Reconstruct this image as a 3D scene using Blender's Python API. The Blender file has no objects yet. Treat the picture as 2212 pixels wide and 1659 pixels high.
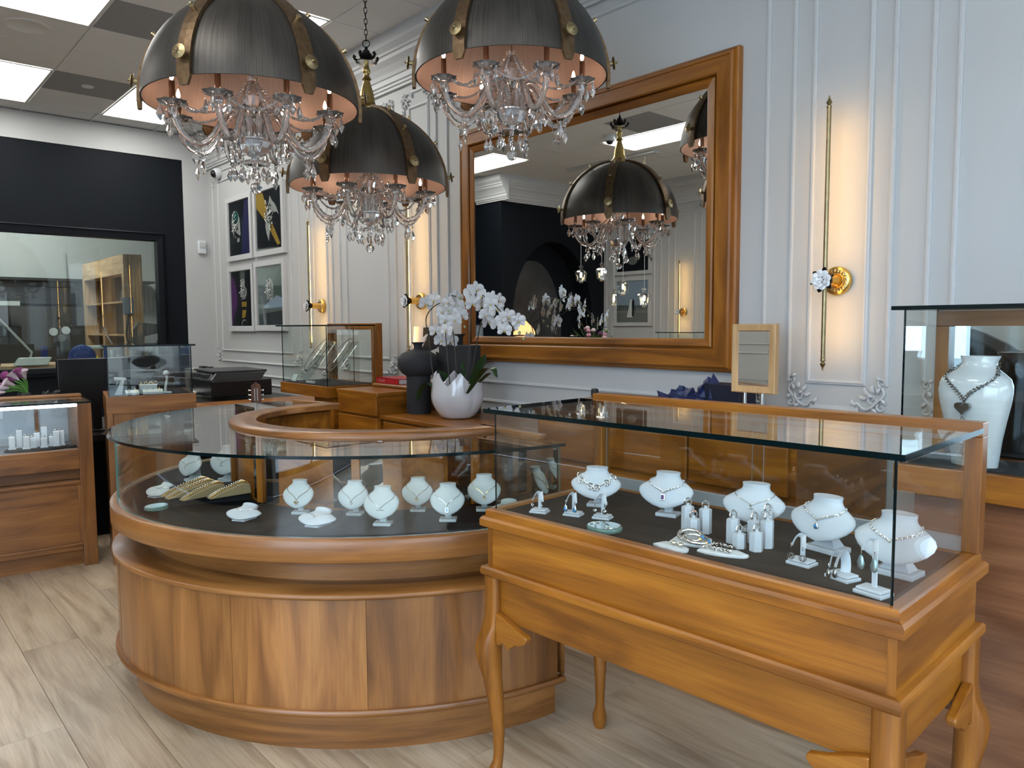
import bpy, math, random
from mathutils import Vector, Matrix
random.seed(7)
PI = math.pi
SC = bpy.context.scene
COL = SC.collection
def R(d): return math.radians(d)

# ---------------------------------------------------------------- camera
H = 1.45
_a, _b, _r = R(41.5), R(4.4), R(-0.34)
FW = Vector((-math.cos(_a)*math.cos(_b), math.sin(_a)*math.cos(_b), -math.sin(_b)))
RT = Vector((math.sin(_a), math.cos(_a), 0)); UP = RT.cross(FW)
RT, UP = RT*math.cos(_r)+UP*math.sin(_r), UP*math.cos(_r)-RT*math.sin(_r)
cd = bpy.data.cameras.new('camera'); cam = bpy.data.objects.new('camera', cd); COL.objects.link(cam)
m = Matrix((RT, UP, -FW)).transposed().to_4x4(); m.translation = (0, 0, H); cam.matrix_world = m
cd.sensor_width = 36; cd.lens = 1645/2212*36; cd.clip_start = .02; cd.clip_end = 200
SC.camera = cam
# ---------------------------------------------------------------- world, exposure
SC.view_settings.view_transform = 'Standard'
try: SC.view_settings.look = 'None'
except Exception: pass
SC.view_settings.exposure = EXPO = 1.05
SC.view_settings.gamma = 1.0
SC.view_settings.use_curve_mapping = False
w = bpy.data.worlds.new('sky'); SC.world = w; w.use_nodes = True
bgn = w.node_tree.nodes['Background']; bgn.inputs[0].default_value = (.62, .78, 1, 1); bgn.inputs[1].default_value = 4.9
cy = SC.cycles
cy.max_bounces = 10; cy.diffuse_bounces = 3; cy.glossy_bounces = 5; cy.transmission_bounces = 7; cy.transparent_max_bounces = 20
cy.caustics_reflective = False; cy.caustics_refractive = False
cy.sample_clamp_indirect = 6; cy.blur_glossy = .5
cy.use_denoising = True
PANEL = 5.2       # radiance of the ceiling light panels
LED = 18.0        # radiance of the sconce strips
BULB = 18.0       # radiance of the candle bulbs
# daylight arrives through the shopfront behind the camera: a sampling portal in its opening
ld = bpy.data.lights.new('shopfront_portal', 'AREA'); ld.shape = 'RECTANGLE'; ld.size = 5.6; ld.size_y = 2.9
ld.cycles.is_portal = True
lo = bpy.data.objects.new('shopfront_portal', ld); COL.objects.link(lo); lo.location = (2.52, .2, 1.6); lo.rotation_euler = (0, R(90), 0)
ld2 = ld.copy(); ld2.size = 3.8; lo2 = bpy.data.objects.new('added_window_portal', ld2); COL.objects.link(lo2); lo2.location = (.4, -3.02, 1.6); lo2.rotation_euler = (R(90), 0, 0)  # second portal, for the added south glazing

# ---------------------------------------------------------------- mesh helper
class MB:
    def __init__(s): s.v = []; s.f = []; s.m = []; s.s = []
    def add(s, vs, fs, mi=0, sm=False):
        o = len(s.v); s.v += [tuple(v) for v in vs]
        for f in fs: s.f.append([i+o for i in f]); s.m.append(mi); s.s.append(sm)
        return s
    def box(s, x0, y0, z0, x1, y1, z1, mi=0):
        vs = [(x, y, z) for x in (x0, x1) for y in (y0, y1) for z in (z0, z1)]
        fl = (x1 < x0) ^ (y1 < y0) ^ (z1 < z0)
        fs = [(0,1,3,2),(4,6,7,5),(0,4,5,1),(2,3,7,6),(0,2,6,4),(1,5,7,3)]
        if fl: fs = [f[::-1] for f in fs]
        return s.add(vs, fs, mi)
    def pane(s, x0, y0, z0, x1, y1, z1):
        """glass sheet: big faces mat 0, edges mat 1"""
        d = (abs(x1-x0), abs(y1-y0), abs(z1-z0)); t = d.index(min(d)); n = len(s.m)
        s.box(x0, y0, z0, x1, y1, z1, 1)
        for k in ({0:(0,1), 1:(2,3), 2:(4,5)}[t]): s.m[n+k] = 0
        return s
    def lathe(s, prof, seg=24, c=(0,0,0), mi=0, sm=True, ax=None, sx=1, sy=1, ph=0, rf=None):
        """profile of (r, z); ax rotates z to that direction; rf(angle) scales the radius"""
        q = Vector((0,0,1)).rotation_difference(Vector(ax)) if ax is not None else None
        vs, idx = [], []
        for r, z in prof:
            if r < 1e-6: idx.append([len(vs)]); vs.append(Vector((0,0,z)))
            else:
                idx.append(list(range(len(vs), len(vs)+seg)))
                for k in range(seg):
                    t = 2*PI*k/seg+ph; rr = r*(rf(t) if rf else 1)
                    vs.append(Vector((rr*math.cos(t)*sx, rr*math.sin(t)*sy, z)))
        fs = []
        for A, B in zip(idx, idx[1:]):
            for k in range(seg):
                a0, a1 = A[k % len(A)], A[(k+1) % len(A)]; b0, b1 = B[k % len(B)], B[(k+1) % len(B)]
                f = [a0, a1, b1, b0]; f = [x for i, x in enumerate(f) if x not in f[:i]]
                if len(f) > 2: fs.append(f)
        c = Vector(c)
        return s.add([((q @ v) if q else v)+c for v in vs], fs, mi, sm)
    def tube(s, pts, r, seg=6, mi=0, caps=True, sm=True, closed=False, fx=1, fy=1):
        pts = [Vector(p) for p in pts]; n = len(pts); rs = r if isinstance(r, (list, tuple)) else [r]*n
        vs = []; u = None
        for i, p in enumerate(pts):
            t = (pts[(i+1) % n]-pts[i-1]) if closed else (pts[min(i+1, n-1)]-pts[max(i-1, 0)])
            if t.length < 1e-9: t = Vector((0,0,1))
            t.normalize()
            if u is None: u = t.orthogonal().normalized()
            u = u-t*u.dot(t)
            u = u.normalized() if u.length > 1e-6 else t.orthogonal().normalized()
            b = t.cross(u)
            for k in range(seg):
                a = 2*PI*k/seg; vs.append(p+(u*math.cos(a)*fx+b*math.sin(a)*fy)*rs[i])
        fs = []
        for i in range(n if closed else n-1):
            for k in range(seg):
                j = (i+1) % n
                fs.append((i*seg+k, i*seg+(k+1) % seg, j*seg+(k+1) % seg, j*seg+k))
        if caps and not closed: fs += [tuple(range(seg))[::-1], tuple(range((n-1)*seg, n*seg))]
        return s.add(vs, fs, mi, sm)
    def ball(s, c, r, seg=10, rings=6, mi=0, sc=(1,1,1), sm=True):
        prof = [(math.sin(PI*i/rings), -math.cos(PI*i/rings)) for i in range(rings+1)]
        prof[0] = (0, -1); prof[-1] = (0, 1); n = len(s.v); s.lathe(prof, seg, mi=mi, sm=sm)
        for i in range(n, len(s.v)):
            v = s.v[i]; s.v[i] = (c[0]+v[0]*r*sc[0], c[1]+v[1]*r*sc[1], c[2]+v[2]*r*sc[2])
        return s
    def ring(s, c, Rr, r, nrm=(0,0,1), seg=20, rs=6, mi=0, sq=1):
        q = Vector((0,0,1)).rotation_difference(Vector(nrm).normalized())
        return s.tube([Vector(c)+q @ Vector((Rr*math.cos(2*PI*k/seg), Rr*sq*math.sin(2*PI*k/seg), 0)) for k in range(seg)], r, rs, mi, closed=True)
    def ext(s, poly, vec, mi=0, sm=False):
        """planar polygon (3D points) extruded along vec"""
        vec = Vector(vec); P = [Vector(p) for p in poly]; n = len(P)
        nn = sum(((P[i]).cross(P[(i+1) % n]) for i in range(n)), Vector())
        if nn.dot(vec) > 0: P = P[::-1]
        vs = P+[p+vec for p in P]
        fs = [tuple(range(n)), tuple(range(2*n-1, n-1, -1))]+[(i, i+n, (i+1) % n+n, (i+1) % n) for i in range(n)]
        return s.add(vs, fs, mi, sm)
    def frame(s, x0, z0, x1, z1, prof, y, sg=-1, mi=0):
        """mitred rectangular frame on plane y; profile points (inset, height); height grows towards sg*y"""
        vs = []
        for d, h in prof:
            for x, z in ((x0+d, z0+d), (x1-d, z0+d), (x1-d, z1-d), (x0+d, z1-d)): vs.append((x, y+sg*h, z))
        fs = []
        for i in range(len(prof)-1):
            for k in range(4):
                f = (i*4+k, i*4+(k+1) % 4, (i+1)*4+(k+1) % 4, (i+1)*4+k)
                fs.append(f if sg < 0 else f[::-1])
        return s.add(vs, fs, mi)
    def loft(s, rings, mi=0, sm=True, cap=True):
        n = len(rings[0]); vs = [p for r in rings for p in r]; fs = []
        for i in range(len(rings)-1):
            for k in range(n): fs.append((i*n+k, i*n+(k+1) % n, (i+1)*n+(k+1) % n, (i+1)*n+k))
        if cap: fs += [tuple(range(n))[::-1], tuple(range((len(rings)-1)*n, len(rings)*n))]
        return s.add(vs, fs, mi, sm)
    def xf(s, M, n0=0):
        for i in range(n0, len(s.v)): s.v[i] = tuple(M @ Vector(s.v[i]))
        return s
    def mesh(s, name, mats):
        me = bpy.data.meshes.new(name); me.from_pydata(s.v, [], s.f)
        for mm in (mats if isinstance(mats, (list, tuple)) else [mats]): me.materials.append(mm)
        me.polygons.foreach_set('material_index', s.m); me.polygons.foreach_set('use_smooth', s.s)
        if any(s.s): me.set_sharp_from_angle(angle=R(50))
        me.update(); return me
    def build(s, name, mats, parent=None, bev=0, loc=None, rz=None, seg=2):
        o = bpy.data.objects.new(name, s.mesh(name, mats)); COL.objects.link(o)
        if parent: o.parent = parent
        if loc is not None: o.location = loc
        if rz is not None: o.rotation_euler = (0, 0, rz)
        if bev:
            b = o.modifiers.new('b', 'BEVEL'); b.width = bev; b.segments = seg; b.limit_method = 'ANGLE'; b.angle_limit = R(40)
        return o

def tag(o, label=None, cat=None, group=None, kind=None):
    if label: o['label'] = label
    if cat: o['category'] = cat
    if group: o['group'] = group
    if kind: o['kind'] = kind
    return o
def thing(name, label, cat, loc=(0,0,0), rz=0, group=None):
    o = bpy.data.objects.new(name, None); o.empty_display_size = .05; COL.objects.link(o)
    o.location = loc; o.rotation_euler = (0, 0, rz)
    return tag(o, label, cat, group)
def struct(o): return tag(o, kind='structure')
def place(name, me, parent=None, M=None, loc=None, rot=None, sc=None):
    o = bpy.data.objects.new(name, me); COL.objects.link(o)
    if parent: o.parent = parent
    if M is not None: o.matrix_local = M
    if loc is not None: o.location = loc
    if rot is not None: o.rotation_euler = rot
    if sc is not None: o.scale = (sc,)*3 if isinstance(sc, (int, float)) else sc
    return o
def dup(src, loc, rz, label, group=None, sc=None):
    def cp(o, par):
        c = o.copy(); COL.objects.link(c)
        if par: c.parent = par
        for ch in list(KIDS.get(o.name, [])): cp(ch, c)
        return c
    KIDS = {}
    def walk(o):
        KIDS[o.name] = list(o.children)
        for ch in o.children: walk(ch)
    walk(src); r = cp(src, None); r.location = loc; r.rotation_euler = (0, 0, rz)
    if sc: r.scale = (sc,)*3
    r['label'] = label
    if group: r['group'] = group
    return r
def smooth(pts, n=4):
    """Catmull-Rom through the points"""
    P = [Vector(p) for p in pts]; P = [P[0]*2-P[1]]+P+[P[-1]*2-P[-2]]; out = []
    for i in range(1, len(P)-2):
        a, b, c, d = P[i-1:i+3]
        for k in range(n):
            t = k/n; out.append(.5*((2*b)+(c-a)*t+(2*a-5*b+4*c-d)*t*t+(3*b-a-3*c+d)*t**3))
    return out+[P[-2]]
# ---------------------------------------------------------------- materials
MT = {}
def _new(name):
    mt = bpy.data.materials.new(name); mt.use_nodes = True; MT[name] = mt
    return mt, mt.node_tree.nodes, mt.node_tree.links, mt.node_tree.nodes['Principled BSDF']
def mat(name, c, rough=.5, metal=0, spec=.5, emit=None, es=0, trans=0, ior=1.45, coat=0, noise=0, nsc=20, bump=0, sheen=0):
    mt, N, L, p = _new(name)
    p.inputs['Base Color'].default_value = (*c, 1); p.inputs['Roughness'].default_value = rough; p.inputs['Metallic'].default_value = metal
    p.inputs['Specular IOR Level'].default_value = spec; p.inputs['Transmission Weight'].default_value = trans; p.inputs['IOR'].default_value = ior
    p.inputs['Coat Weight'].default_value = coat; p.inputs['Coat Roughness'].default_value = .08
    if sheen: p.inputs['Sheen Weight'].default_value = sheen
    if emit: p.inputs['Emission Color'].default_value = (*emit, 1); p.inputs['Emission Strength'].default_value = es
    if noise or bump:
        tc = N.new('ShaderNodeTexCoord'); nz = N.new('ShaderNodeTexNoise'); nz.inputs['Scale'].default_value = nsc; nz.inputs['Detail'].default_value = 5
        L.new(tc.outputs['Object'], nz.inputs['Vector'])
        if noise:
            mr = N.new('ShaderNodeMapRange'); mr.inputs[1].default_value = .3; mr.inputs[2].default_value = .7; mr.inputs[3].default_value = 1-noise; mr.inputs[4].default_value = 1+noise
            hs = N.new('ShaderNodeHueSaturation'); hs.inputs['Color'].default_value = (*c, 1)
            L.new(nz.outputs['Fac'], mr.inputs[0]); L.new(mr.outputs[0], hs.inputs['Value']); L.new(hs.outputs[0], p.inputs['Base Color'])
        if bump:
            bp = N.new('ShaderNodeBump'); bp.inputs['Strength'].default_value = bump; bp.inputs['Distance'].default_value = .002
            L.new(nz.outputs['Fac'], bp.inputs['Height']); L.new(bp.outputs[0], p.inputs['Normal'])
    return mt
def wood(name, dark, mid, light, axis='x', rough=.33, per_object=0, fine=1.0, coat=.04, blot=1.0, figure=1.0, cyl=False):
    mt, N, L, p = _new(name)
    tc = N.new('ShaderNodeTexCoord'); oi = N.new('ShaderNodeObjectInfo')
    off = N.new('ShaderNodeVectorMath'); off.operation = 'SCALE'; off.inputs[0].default_value = (37, 19, 53)
    L.new(oi.outputs['Random'], off.inputs['Scale'])
    ad = N.new('ShaderNodeVectorMath'); ad.operation = 'ADD'; L.new(tc.outputs['Object'], ad.inputs[0])
    if per_object: L.new(off.outputs[0], ad.inputs[1])
    def nz(lo, hi, det, dist=0):
        mp = N.new('ShaderNodeMapping'); s = [hi]*3; s['xyz'.index(axis)] = lo; mp.inputs['Scale'].default_value = s
        n = N.new('ShaderNodeTexNoise'); n.inputs['Scale'].default_value = 1; n.inputs['Detail'].default_value = det; n.inputs['Distortion'].default_value = dist
        L.new(ad.outputs[0], mp.inputs[0]); L.new(mp.outputs[0], n.inputs['Vector']); return n
    if cyl:   # grain follows the curve of a round case
        sp = N.new('ShaderNodeSeparateXYZ'); L.new(tc.outputs['Object'], sp.inputs[0]); at = N.new('ShaderNodeMath'); at.operation = 'ARCTAN2'
        ng = N.new('ShaderNodeMath'); ng.operation = 'MULTIPLY'; ng.inputs[1].default_value = -1; L.new(sp.outputs[1], ng.inputs[0]); nx = N.new('ShaderNodeMath'); nx.operation = 'MULTIPLY'; nx.inputs[1].default_value = 1; L.new(sp.outputs[0], nx.inputs[0])
        L.new(nx.outputs[0], at.inputs[0]); L.new(ng.outputs[0], at.inputs[1]); sc_ = N.new('ShaderNodeMath'); sc_.operation = 'MULTIPLY'; sc_.inputs[1].default_value = 1.2; L.new(at.outputs[0], sc_.inputs[0])
        ln = N.new('ShaderNodeVectorMath'); ln.operation = 'LENGTH'; mk = N.new('ShaderNodeCombineXYZ'); L.new(sp.outputs[0], mk.inputs[0]); L.new(sp.outputs[1], mk.inputs[1]); L.new(mk.outputs[0], ln.inputs[0])
        cb = N.new('ShaderNodeCombineXYZ'); L.new(sc_.outputs[0], cb.inputs[0]); L.new(ln.outputs['Value'], cb.inputs[1]); L.new(sp.outputs[2], cb.inputs[2]); L.new(cb.outputs[0], ad.inputs[0])
    n1 = nz(1.3*figure, 11*figure, 4, 1.1); n2 = nz(6, 210, 3); n3 = nz(2.0, 3.2, 2)
    cr = N.new('ShaderNodeValToRGB'); e = cr.color_ramp.elements
    e[0].position = .32; e[0].color = (*dark, 1); e[1].position = .70; e[1].color = (*light, 1)
    x = e.new(.5); x.color = (*mid, 1); L.new(n1.outputs['Fac'], cr.inputs[0])
    mr = N.new('ShaderNodeMapRange'); mr.inputs[1].default_value = .3; mr.inputs[2].default_value = .7; mr.inputs[3].default_value = 1-.14*fine; mr.inputs[4].default_value = 1+.1*fine
    L.new(n2.outputs['Fac'], mr.inputs[0])
    m3 = N.new('ShaderNodeMapRange'); m3.inputs[1].default_value = .3; m3.inputs[2].default_value = .7; m3.inputs[3].default_value = 1-.22*blot; m3.inputs[4].default_value = 1+.14*blot
    L.new(n3.outputs['Fac'], m3.inputs[0])
    mu = N.new('ShaderNodeMath'); mu.operation = 'MULTIPLY'; L.new(mr.outputs[0], mu.inputs[0]); L.new(m3.outputs[0], mu.inputs[1])
    val = mu
    if per_object:
        m4 = N.new('ShaderNodeMapRange'); m4.inputs[3].default_value = 1-per_object; m4.inputs[4].default_value = 1+per_object; L.new(oi.outputs['Random'], m4.inputs[0])
        val = N.new('ShaderNodeMath'); val.operation = 'MULTIPLY'; L.new(mu.outputs[0], val.inputs[0]); L.new(m4.outputs[0], val.inputs[1])
    hs = N.new('ShaderNodeHueSaturation'); L.new(cr.outputs[0], hs.inputs['Color']); L.new(val.outputs[0], hs.inputs['Value'])
    L.new(hs.outputs[0], p.inputs['Base Color'])
    p.inputs['Roughness'].default_value = rough; p.inputs['Coat Weight'].default_value = coat; p.inputs['Coat Roughness'].default_value = .12
    bp = N.new('ShaderNodeBump'); bp.inputs['Strength'].default_value = .12*fine; bp.inputs['Distance'].default_value = .001
    L.new(n2.outputs['Fac'], bp.inputs['Height']); L.new(bp.outputs[0], p.inputs['Normal'])
    return mt
def glass(name, tint=(.97,.99,.98), ior=1.5, extra=0.0, gtint=(1,1,1)):
    """thin sheet glass: see-through with Fresnel reflections; extra = metal-oxide coating"""
    mt, N, L, p = _new(name); N.remove(p)
    tr = N.new('ShaderNodeBsdfTransparent'); tr.inputs[0].default_value = (*tint, 1)
    gl = N.new('ShaderNodeBsdfGlossy'); gl.inputs['Roughness'].default_value = 0; gl.inputs[0].default_value = (*gtint, 1)
    fr = N.new('ShaderNodeFresnel'); ge = N.new('ShaderNodeNewGeometry'); iv = N.new('ShaderNodeMath'); iv.operation = 'MULTIPLY_ADD'; iv.inputs[1].default_value = 1/ior-ior; iv.inputs[2].default_value = ior
    L.new(ge.outputs['Backfacing'], iv.inputs[0]); L.new(iv.outputs[0], fr.inputs['IOR'])
    mx = N.new('ShaderNodeMixShader'); fac = fr.outputs[0]
    if extra:
        ad = N.new('ShaderNodeMath'); ad.operation = 'ADD'; ad.inputs[1].default_value = extra; ad.use_clamp = True; L.new(fac, ad.inputs[0]); fac = ad.outputs[0]
    L.new(fac, mx.inputs[0]); L.new(tr.outputs[0], mx.inputs[1]); L.new(gl.outputs[0], mx.inputs[2])
    L.new(mx.outputs[0], N['Material Output'].inputs[0]); return mt
def emis(name, c, s):
    mt, N, L, p = _new(name); N.remove(p); e = N.new('ShaderNodeEmission'); e.inputs[0].default_value = (*c, 1); e.inputs[1].default_value = s
    L.new(e.outputs[0], N['Material Output'].inputs[0]); return mt
def brushed(name, c1, c2, rough=.36):
    """metal brushed along the meridians of a dome"""
    mt, N, L, p = _new(name)
    tc = N.new('ShaderNodeTexCoord'); sp = N.new('ShaderNodeSeparateXYZ'); L.new(tc.outputs['Object'], sp.inputs[0])
    at = N.new('ShaderNodeMath'); at.operation = 'ARCTAN2'; L.new(sp.outputs[1], at.inputs[0]); L.new(sp.outputs[0], at.inputs[1])
    cb = N.new('ShaderNodeCombineXYZ'); L.new(at.outputs[0], cb.inputs[0]); L.new(sp.outputs[2], cb.inputs[2])
    def nz(a, z):
        mp = N.new('ShaderNodeMapping'); mp.inputs['Scale'].default_value = (a, 1, z); n = N.new('ShaderNodeTexNoise'); n.inputs['Scale'].default_value = 1; n.inputs['Detail'].default_value = 4
        L.new(cb.outputs[0], mp.inputs[0]); L.new(mp.outputs[0], n.inputs['Vector']); return n
    n1 = nz(90, 2.5); n2 = nz(5, 5)
    av = N.new('ShaderNodeMath'); av.operation = 'MULTIPLY_ADD'; av.inputs[1].default_value = .6; L.new(n1.outputs['Fac'], av.inputs[0])
    h = N.new('ShaderNodeMath'); h.operation = 'MULTIPLY'; h.inputs[1].default_value = .4; L.new(n2.outputs['Fac'], h.inputs[0]); L.new(h.outputs[0], av.inputs[2])
    cr = N.new('ShaderNodeValToRGB'); e = cr.color_ramp.elements; e[0].position = .35; e[0].color = (*c1, 1); e[1].position = .65; e[1].color = (*c2, 1)
    L.new(av.outputs[0], cr.inputs[0]); L.new(cr.outputs[0], p.inputs['Base Color'])
    p.inputs['Metallic'].default_value = .7; p.inputs['Roughness'].default_value = rough
    bp = N.new('ShaderNodeBump'); bp.inputs['Strength'].default_value = .15; bp.inputs['Distance'].default_value = .001; L.new(n1.outputs['Fac'], bp.inputs['Height']); L.new(bp.outputs[0], p.inputs['Normal'])
    return mt

HD, HM, HL = (.150,.047,.004), (.272,.092,.0075), (.375,.142,.014)       # honey maple
wX = wood('honey_maple_x', HD, HM, HL, 'x'); wY = wood('honey_maple_y', HD, HM, HL, 'y'); wZ = wood('honey_maple_z', HD, HM, HL, 'z')
MD, MM, ML = (.150,.054,.0115), (.265,.103,.0245), (.375,.160,.042)            # browner maple of the older cases
mX = wood('brown_maple_x', MD, MM, ML, 'x', rough=.36, coat=.12); mY = wood('brown_maple_y', MD, MM, ML, 'y', rough=.36); mZ = wood('brown_maple_z', MD, MM, ML, 'z', rough=.36, coat=.3, figure=.8, blot=1.2)
mC = wood('brown_maple_bent', MD, MM, ML, 'x', rough=.36, coat=.12, cyl=True)
mDk = wood('dark_maple', (.13,.05,.022), (.19,.078,.035), (.25,.11,.05), 'x', rough=.3, coat=.4)
fir = wood('workshop_pine', (.38,.23,.12), (.5,.33,.18), (.6,.42,.25), 'z', rough=.5)
oak = wood('pale_oak_plank', (.33,.235,.15), (.47,.36,.245), (.56,.445,.32), 'x', rough=.36, per_object=.13, fine=1.1, coat=.12, blot=.6, figure=1.0)
blond = wood('blond_maple', (.46,.27,.12), (.58,.36,.17), (.66,.43,.22), 'z', rough=.35)
wall_m = mat('wall_paint', (.50,.51,.505), .62, noise=.015, nsc=3)
mold_m = mat('molding_paint', (.56,.57,.57), .45)
ceil_m = mat('ceiling_tile', (.74,.735,.71), .9, noise=.04, nsc=160, bump=.2)
cgrey_m = mat('grey_ceiling_panel', (.30,.30,.30), .8, noise=.05, nsc=200)
grid_m = mat('ceiling_grid', (.62,.62,.60), .5)
trof_m = emis('light_panel', (1, .985, .95), PANEL)
navy_m = mat('navy_paint', (.0022,.0042,.0075), .65, spec=.25, noise=.1, nsc=4)
navyg_m = mat('navy_frame', (.0018,.003,.006), .45, spec=.25)
sub_m = mat('subfloor', (.12,.09,.06), .9)
pane_m = glass('clear_glass'); edge_m = mat('glass_edge', (.002,.007,.008), .12, spec=.35)
gedge_m = mat('green_glass_edge', (.10,.30,.26), .1, trans=.3)
shop_m = glass('coated_window', (.90,.94,.92), 1.5)
mir_m = mat('mirror', (.86,.88,.87), .0, 1)
tmir_m = mat('tinted_mirror', (.50,.47,.46), .02, 1)
blk_m = mat('black_deck', (.004,.0045,.006), .6, spec=.06, noise=.2, nsc=30)
felt_m = mat('black_velvet', (.008,.008,.010), .9)
white_m = mat('white_leatherette', (.54,.57,.61), .42)
cream_m = mat('cream_leatherette', (.50,.54,.54), .5)
gloss_w = mat('white_gloss', (.64,.67,.69), .12, coat=.6)
sil_m = mat('silver', (.82,.80,.77), .14, 1); dsil_m = mat('oxidised_silver', (.32,.31,.30), .25, 1)
gold_m = mat('gold', (.85,.60,.25), .18, 1); brass_m = mat('brass', (.70,.48,.15), .3, 1)
abr_m = mat('aged_brass', (.33,.26,.14), .36, 1, noise=.15, nsc=40)
bronze_m = mat('bronze_strap', (.15,.095,.05), .42, .75, noise=.3, nsc=45)
blkm_m = mat('black_iron', (.012,.010,.010), .35, .6)
chr_m = mat('chrome', (.8,.8,.8), .08, 1); alu_m = mat('aluminium', (.36,.40,.43), .4, .3)
domeo_m = brushed('gunmetal', (.042,.038,.034), (.095,.087,.078), .45); domei_m = brushed('copper_lining', (.38,.26,.21), (.48,.34,.275), .55)
cry_m = mat('crystal', (1,.985,.97), 0, trans=.90, ior=1.5, spec=.6)
arm_m = mat('crystal_arm', (1,.96,.93), .02, trans=.84, ior=1.42)
bulb_m = emis('bulb_flame', (1,.80,.64), BULB); env_m = glass('bulb_glass', (1,.93,.86), 1.45)
cand_m = mat('candle_sleeve', (.42,.32,.27), .1, 1)
led_m = emis('led_strip', (1,.56,.16), LED); caseled_m = emis('case_led', (.82,.92,1), 9)
petal_m = mat('orchid_petal', (.78,.77,.77), .5); petal_m.node_tree.nodes['Principled BSDF'].inputs['Subsurface Weight'].default_value = 0
lip_m = mat('orchid_lip', (.75,.62,.18), .5); stem_m = mat('orchid_stem', (.045,.04,.03), .55); leaf_m = mat('orchid_leaf', (.022,.060,.018), .32)
leaf2_m = mat('lily_stem', (.12,.30,.06), .45)
basalt_m = mat('black_ceramic', (.022,.022,.025), .75, bump=.25, nsc=180)
pot_m = mat('glazed_white', (.62,.60,.61), .1, coat=.5)
porc_m = mat('porcelain', (.85,.85,.86), .18)
tissue_m = mat('blue_tissue', (.012,.022,.085), .5); nbag_m = mat('navy_bag', (.008,.012,.028), .45)
black_m = mat('black_plastic', (.008,.008,.009), .28); dgrey_m = mat('dark_grey', (.035,.036,.04), .4); lgrey_m = mat('pale_grey', (.50,.53,.52), .45)
red_m = mat('red_card', (.42,.008,.016), .35); paper_m = mat('paper', (.82,.82,.82), .6)
blue_m = mat('blue_cloth', (.012,.035,.16), .8); yel_m = mat('yellow', (.75,.55,.05), .5)
purp_m = mat('purple', (.10,.02,.14), .5); dblue_m = mat('deep_blue', (.02,.02,.09), .5)
stone_b = mat('blue_stone', (.03,.28,.62), .05, spec=.8, trans=.3); stone_p = mat('purple_stone', (.06,.01,.12), .08, spec=.8); stone_r = mat('orange_stone', (.65,.09,.02), .1); stone_g = mat('green_stone', (.005,.13,.11), .12)
ochre_m = mat('ochre_print', (.42,.25,.025), .6); sun_m = mat('taupe_suede', (.30,.22,.11), .7)
pgrey_m = mat('print_grey', (.11,.13,.13), .5); pdark_m = mat('print_black', (.006,.007,.011), .35); plt_m = mat('print_silver', (.45,.46,.44), .5); pmid_m = mat('print_mid', (.20,.20,.20), .5)
psky_m = mat('print_sky', (.30,.38,.50), .6)
# ---------------------------------------------------------------- the room: x -9 .. 2.5, y -3 .. 3.3, z 0 .. 3.6
XW, XE, YS, YN, ZC = -9.0, 2.5, -3.0, 3.3, 3.6
fl = struct(MB().box(XW, YS, -.08, XE, YN, -.007).build('floor', sub_m))
pl_me = MB().box(0, .0009, -.006, 1.4985, .2291, 0).mesh('plank', oak)
rr = random.Random(3)
joints = {0: -3.95, -1: -3.09, 1: -3.53, 2: -4.6}
for k in range(-16, 13):
    y0 = .545+.23*k
    if y0 < YS-.05 or y0+.23 > YN+.12: continue
    y1 = min(y0+.23, YN); yy = max(y0, YS)
    x = joints.get(k, XW+rr.uniform(.1, 1.4))
    while x > XW: x -= 1.5
    while x < XE:
        xa, xb = max(x, XW), min(x+1.5, XE)
        if xb-xa > .02:
            o = place('plank', pl_me, fl, loc=(xa, yy, 0)); o.scale = ((xb-xa)/1.5, (y1-yy)/.23, 1)
        x += 1.5
# north wall and its plaster mouldings
wn = struct(MB().box(XW-.1, YN, 0, XE, YN+.12, ZC).build('wall_north', wall_m))
PROF = [(0, 0), (0, .006), (.003, .009), (.008, .009), (.010, .013), (.016, .013), (.019, .007), (.021, .007), (.021, 0)]
def seg_bar(x0, z0, x1, z1, par, y=YN, sg=-1):
    mb = MB(); pr = PROF
    if abs(x1-x0) > abs(z1-z0): P = [(x0, y+sg*h, z0-d) for d, h in pr]; v = (x1-x0, 0, 0)
    else: P = [(x0+d, y+sg*h, z0) for d, h in pr]; v = (0, 0, z1-z0)
    mb.ext(P, v).build('panel_molding', mold_m, par)
def ornament():
    mb = MB()
    def scroll(cx, cz, r0, a0, turns, r, sgn=1, n=18, w=.0075):
        pts = [(cx+r0*(1-t*.82)*math.cos(a0+sgn*t*turns*2*PI), -.006, cz+r0*(1-t*.82)*math.sin(a0+sgn*t*turns*2*PI)) for t in [i/n for i in range(n+1)]]
        mb.tube(pts, [w*(1-.45*i/n) for i in range(n+1)], 6)
    scroll(.028, .150, .022, R(-80), 1.3, 1, 1); scroll(.150, .024, .022, R(170), 1.3, 1, -1)
    scroll(.075, .070, .026, R(200), 1.2, 1, 1); scroll(.03, .03, .022, R(60), 1.1, 1, -1)
    mb.tube(smooth([(.028, -.005, .128), (.018, -.007, .095), (.045, -.008, .06), (.075, -.007, .044)]), .0075, 6)
    mb.tube(smooth([(.128, -.005, .024), (.10, -.007, .016), (.062, -.008, .042), (.05, -.007, .075)]), .0075, 6)
    for cx, cz, a, L in ((.10, .10, 45, .055), (.072, .115, 75, .045), (.118, .072, 12, .045), (.045, .11, 110, .035), (.018, .06, 230, .035), (.06, .014, 215, .035), (.085, .085, 20, .04), (.165, .045, 60, .035), (.045, .17, 20, .03)):
        a = R(a); pts = [(cx+L*(t-.5)*math.cos(a+.7*(t-.5)), -.006-.006*math.sin(PI*t), cz+L*(t-.5)*math.sin(a+.7*(t-.5))) for t in [i/5 for i in range(6)]]
        mb.tube(pts, [.002, .007, .010, .010, .007, .002], 6)
    return mb.mesh('corner_ornament', mold_m)
orn_me = ornament()
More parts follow.
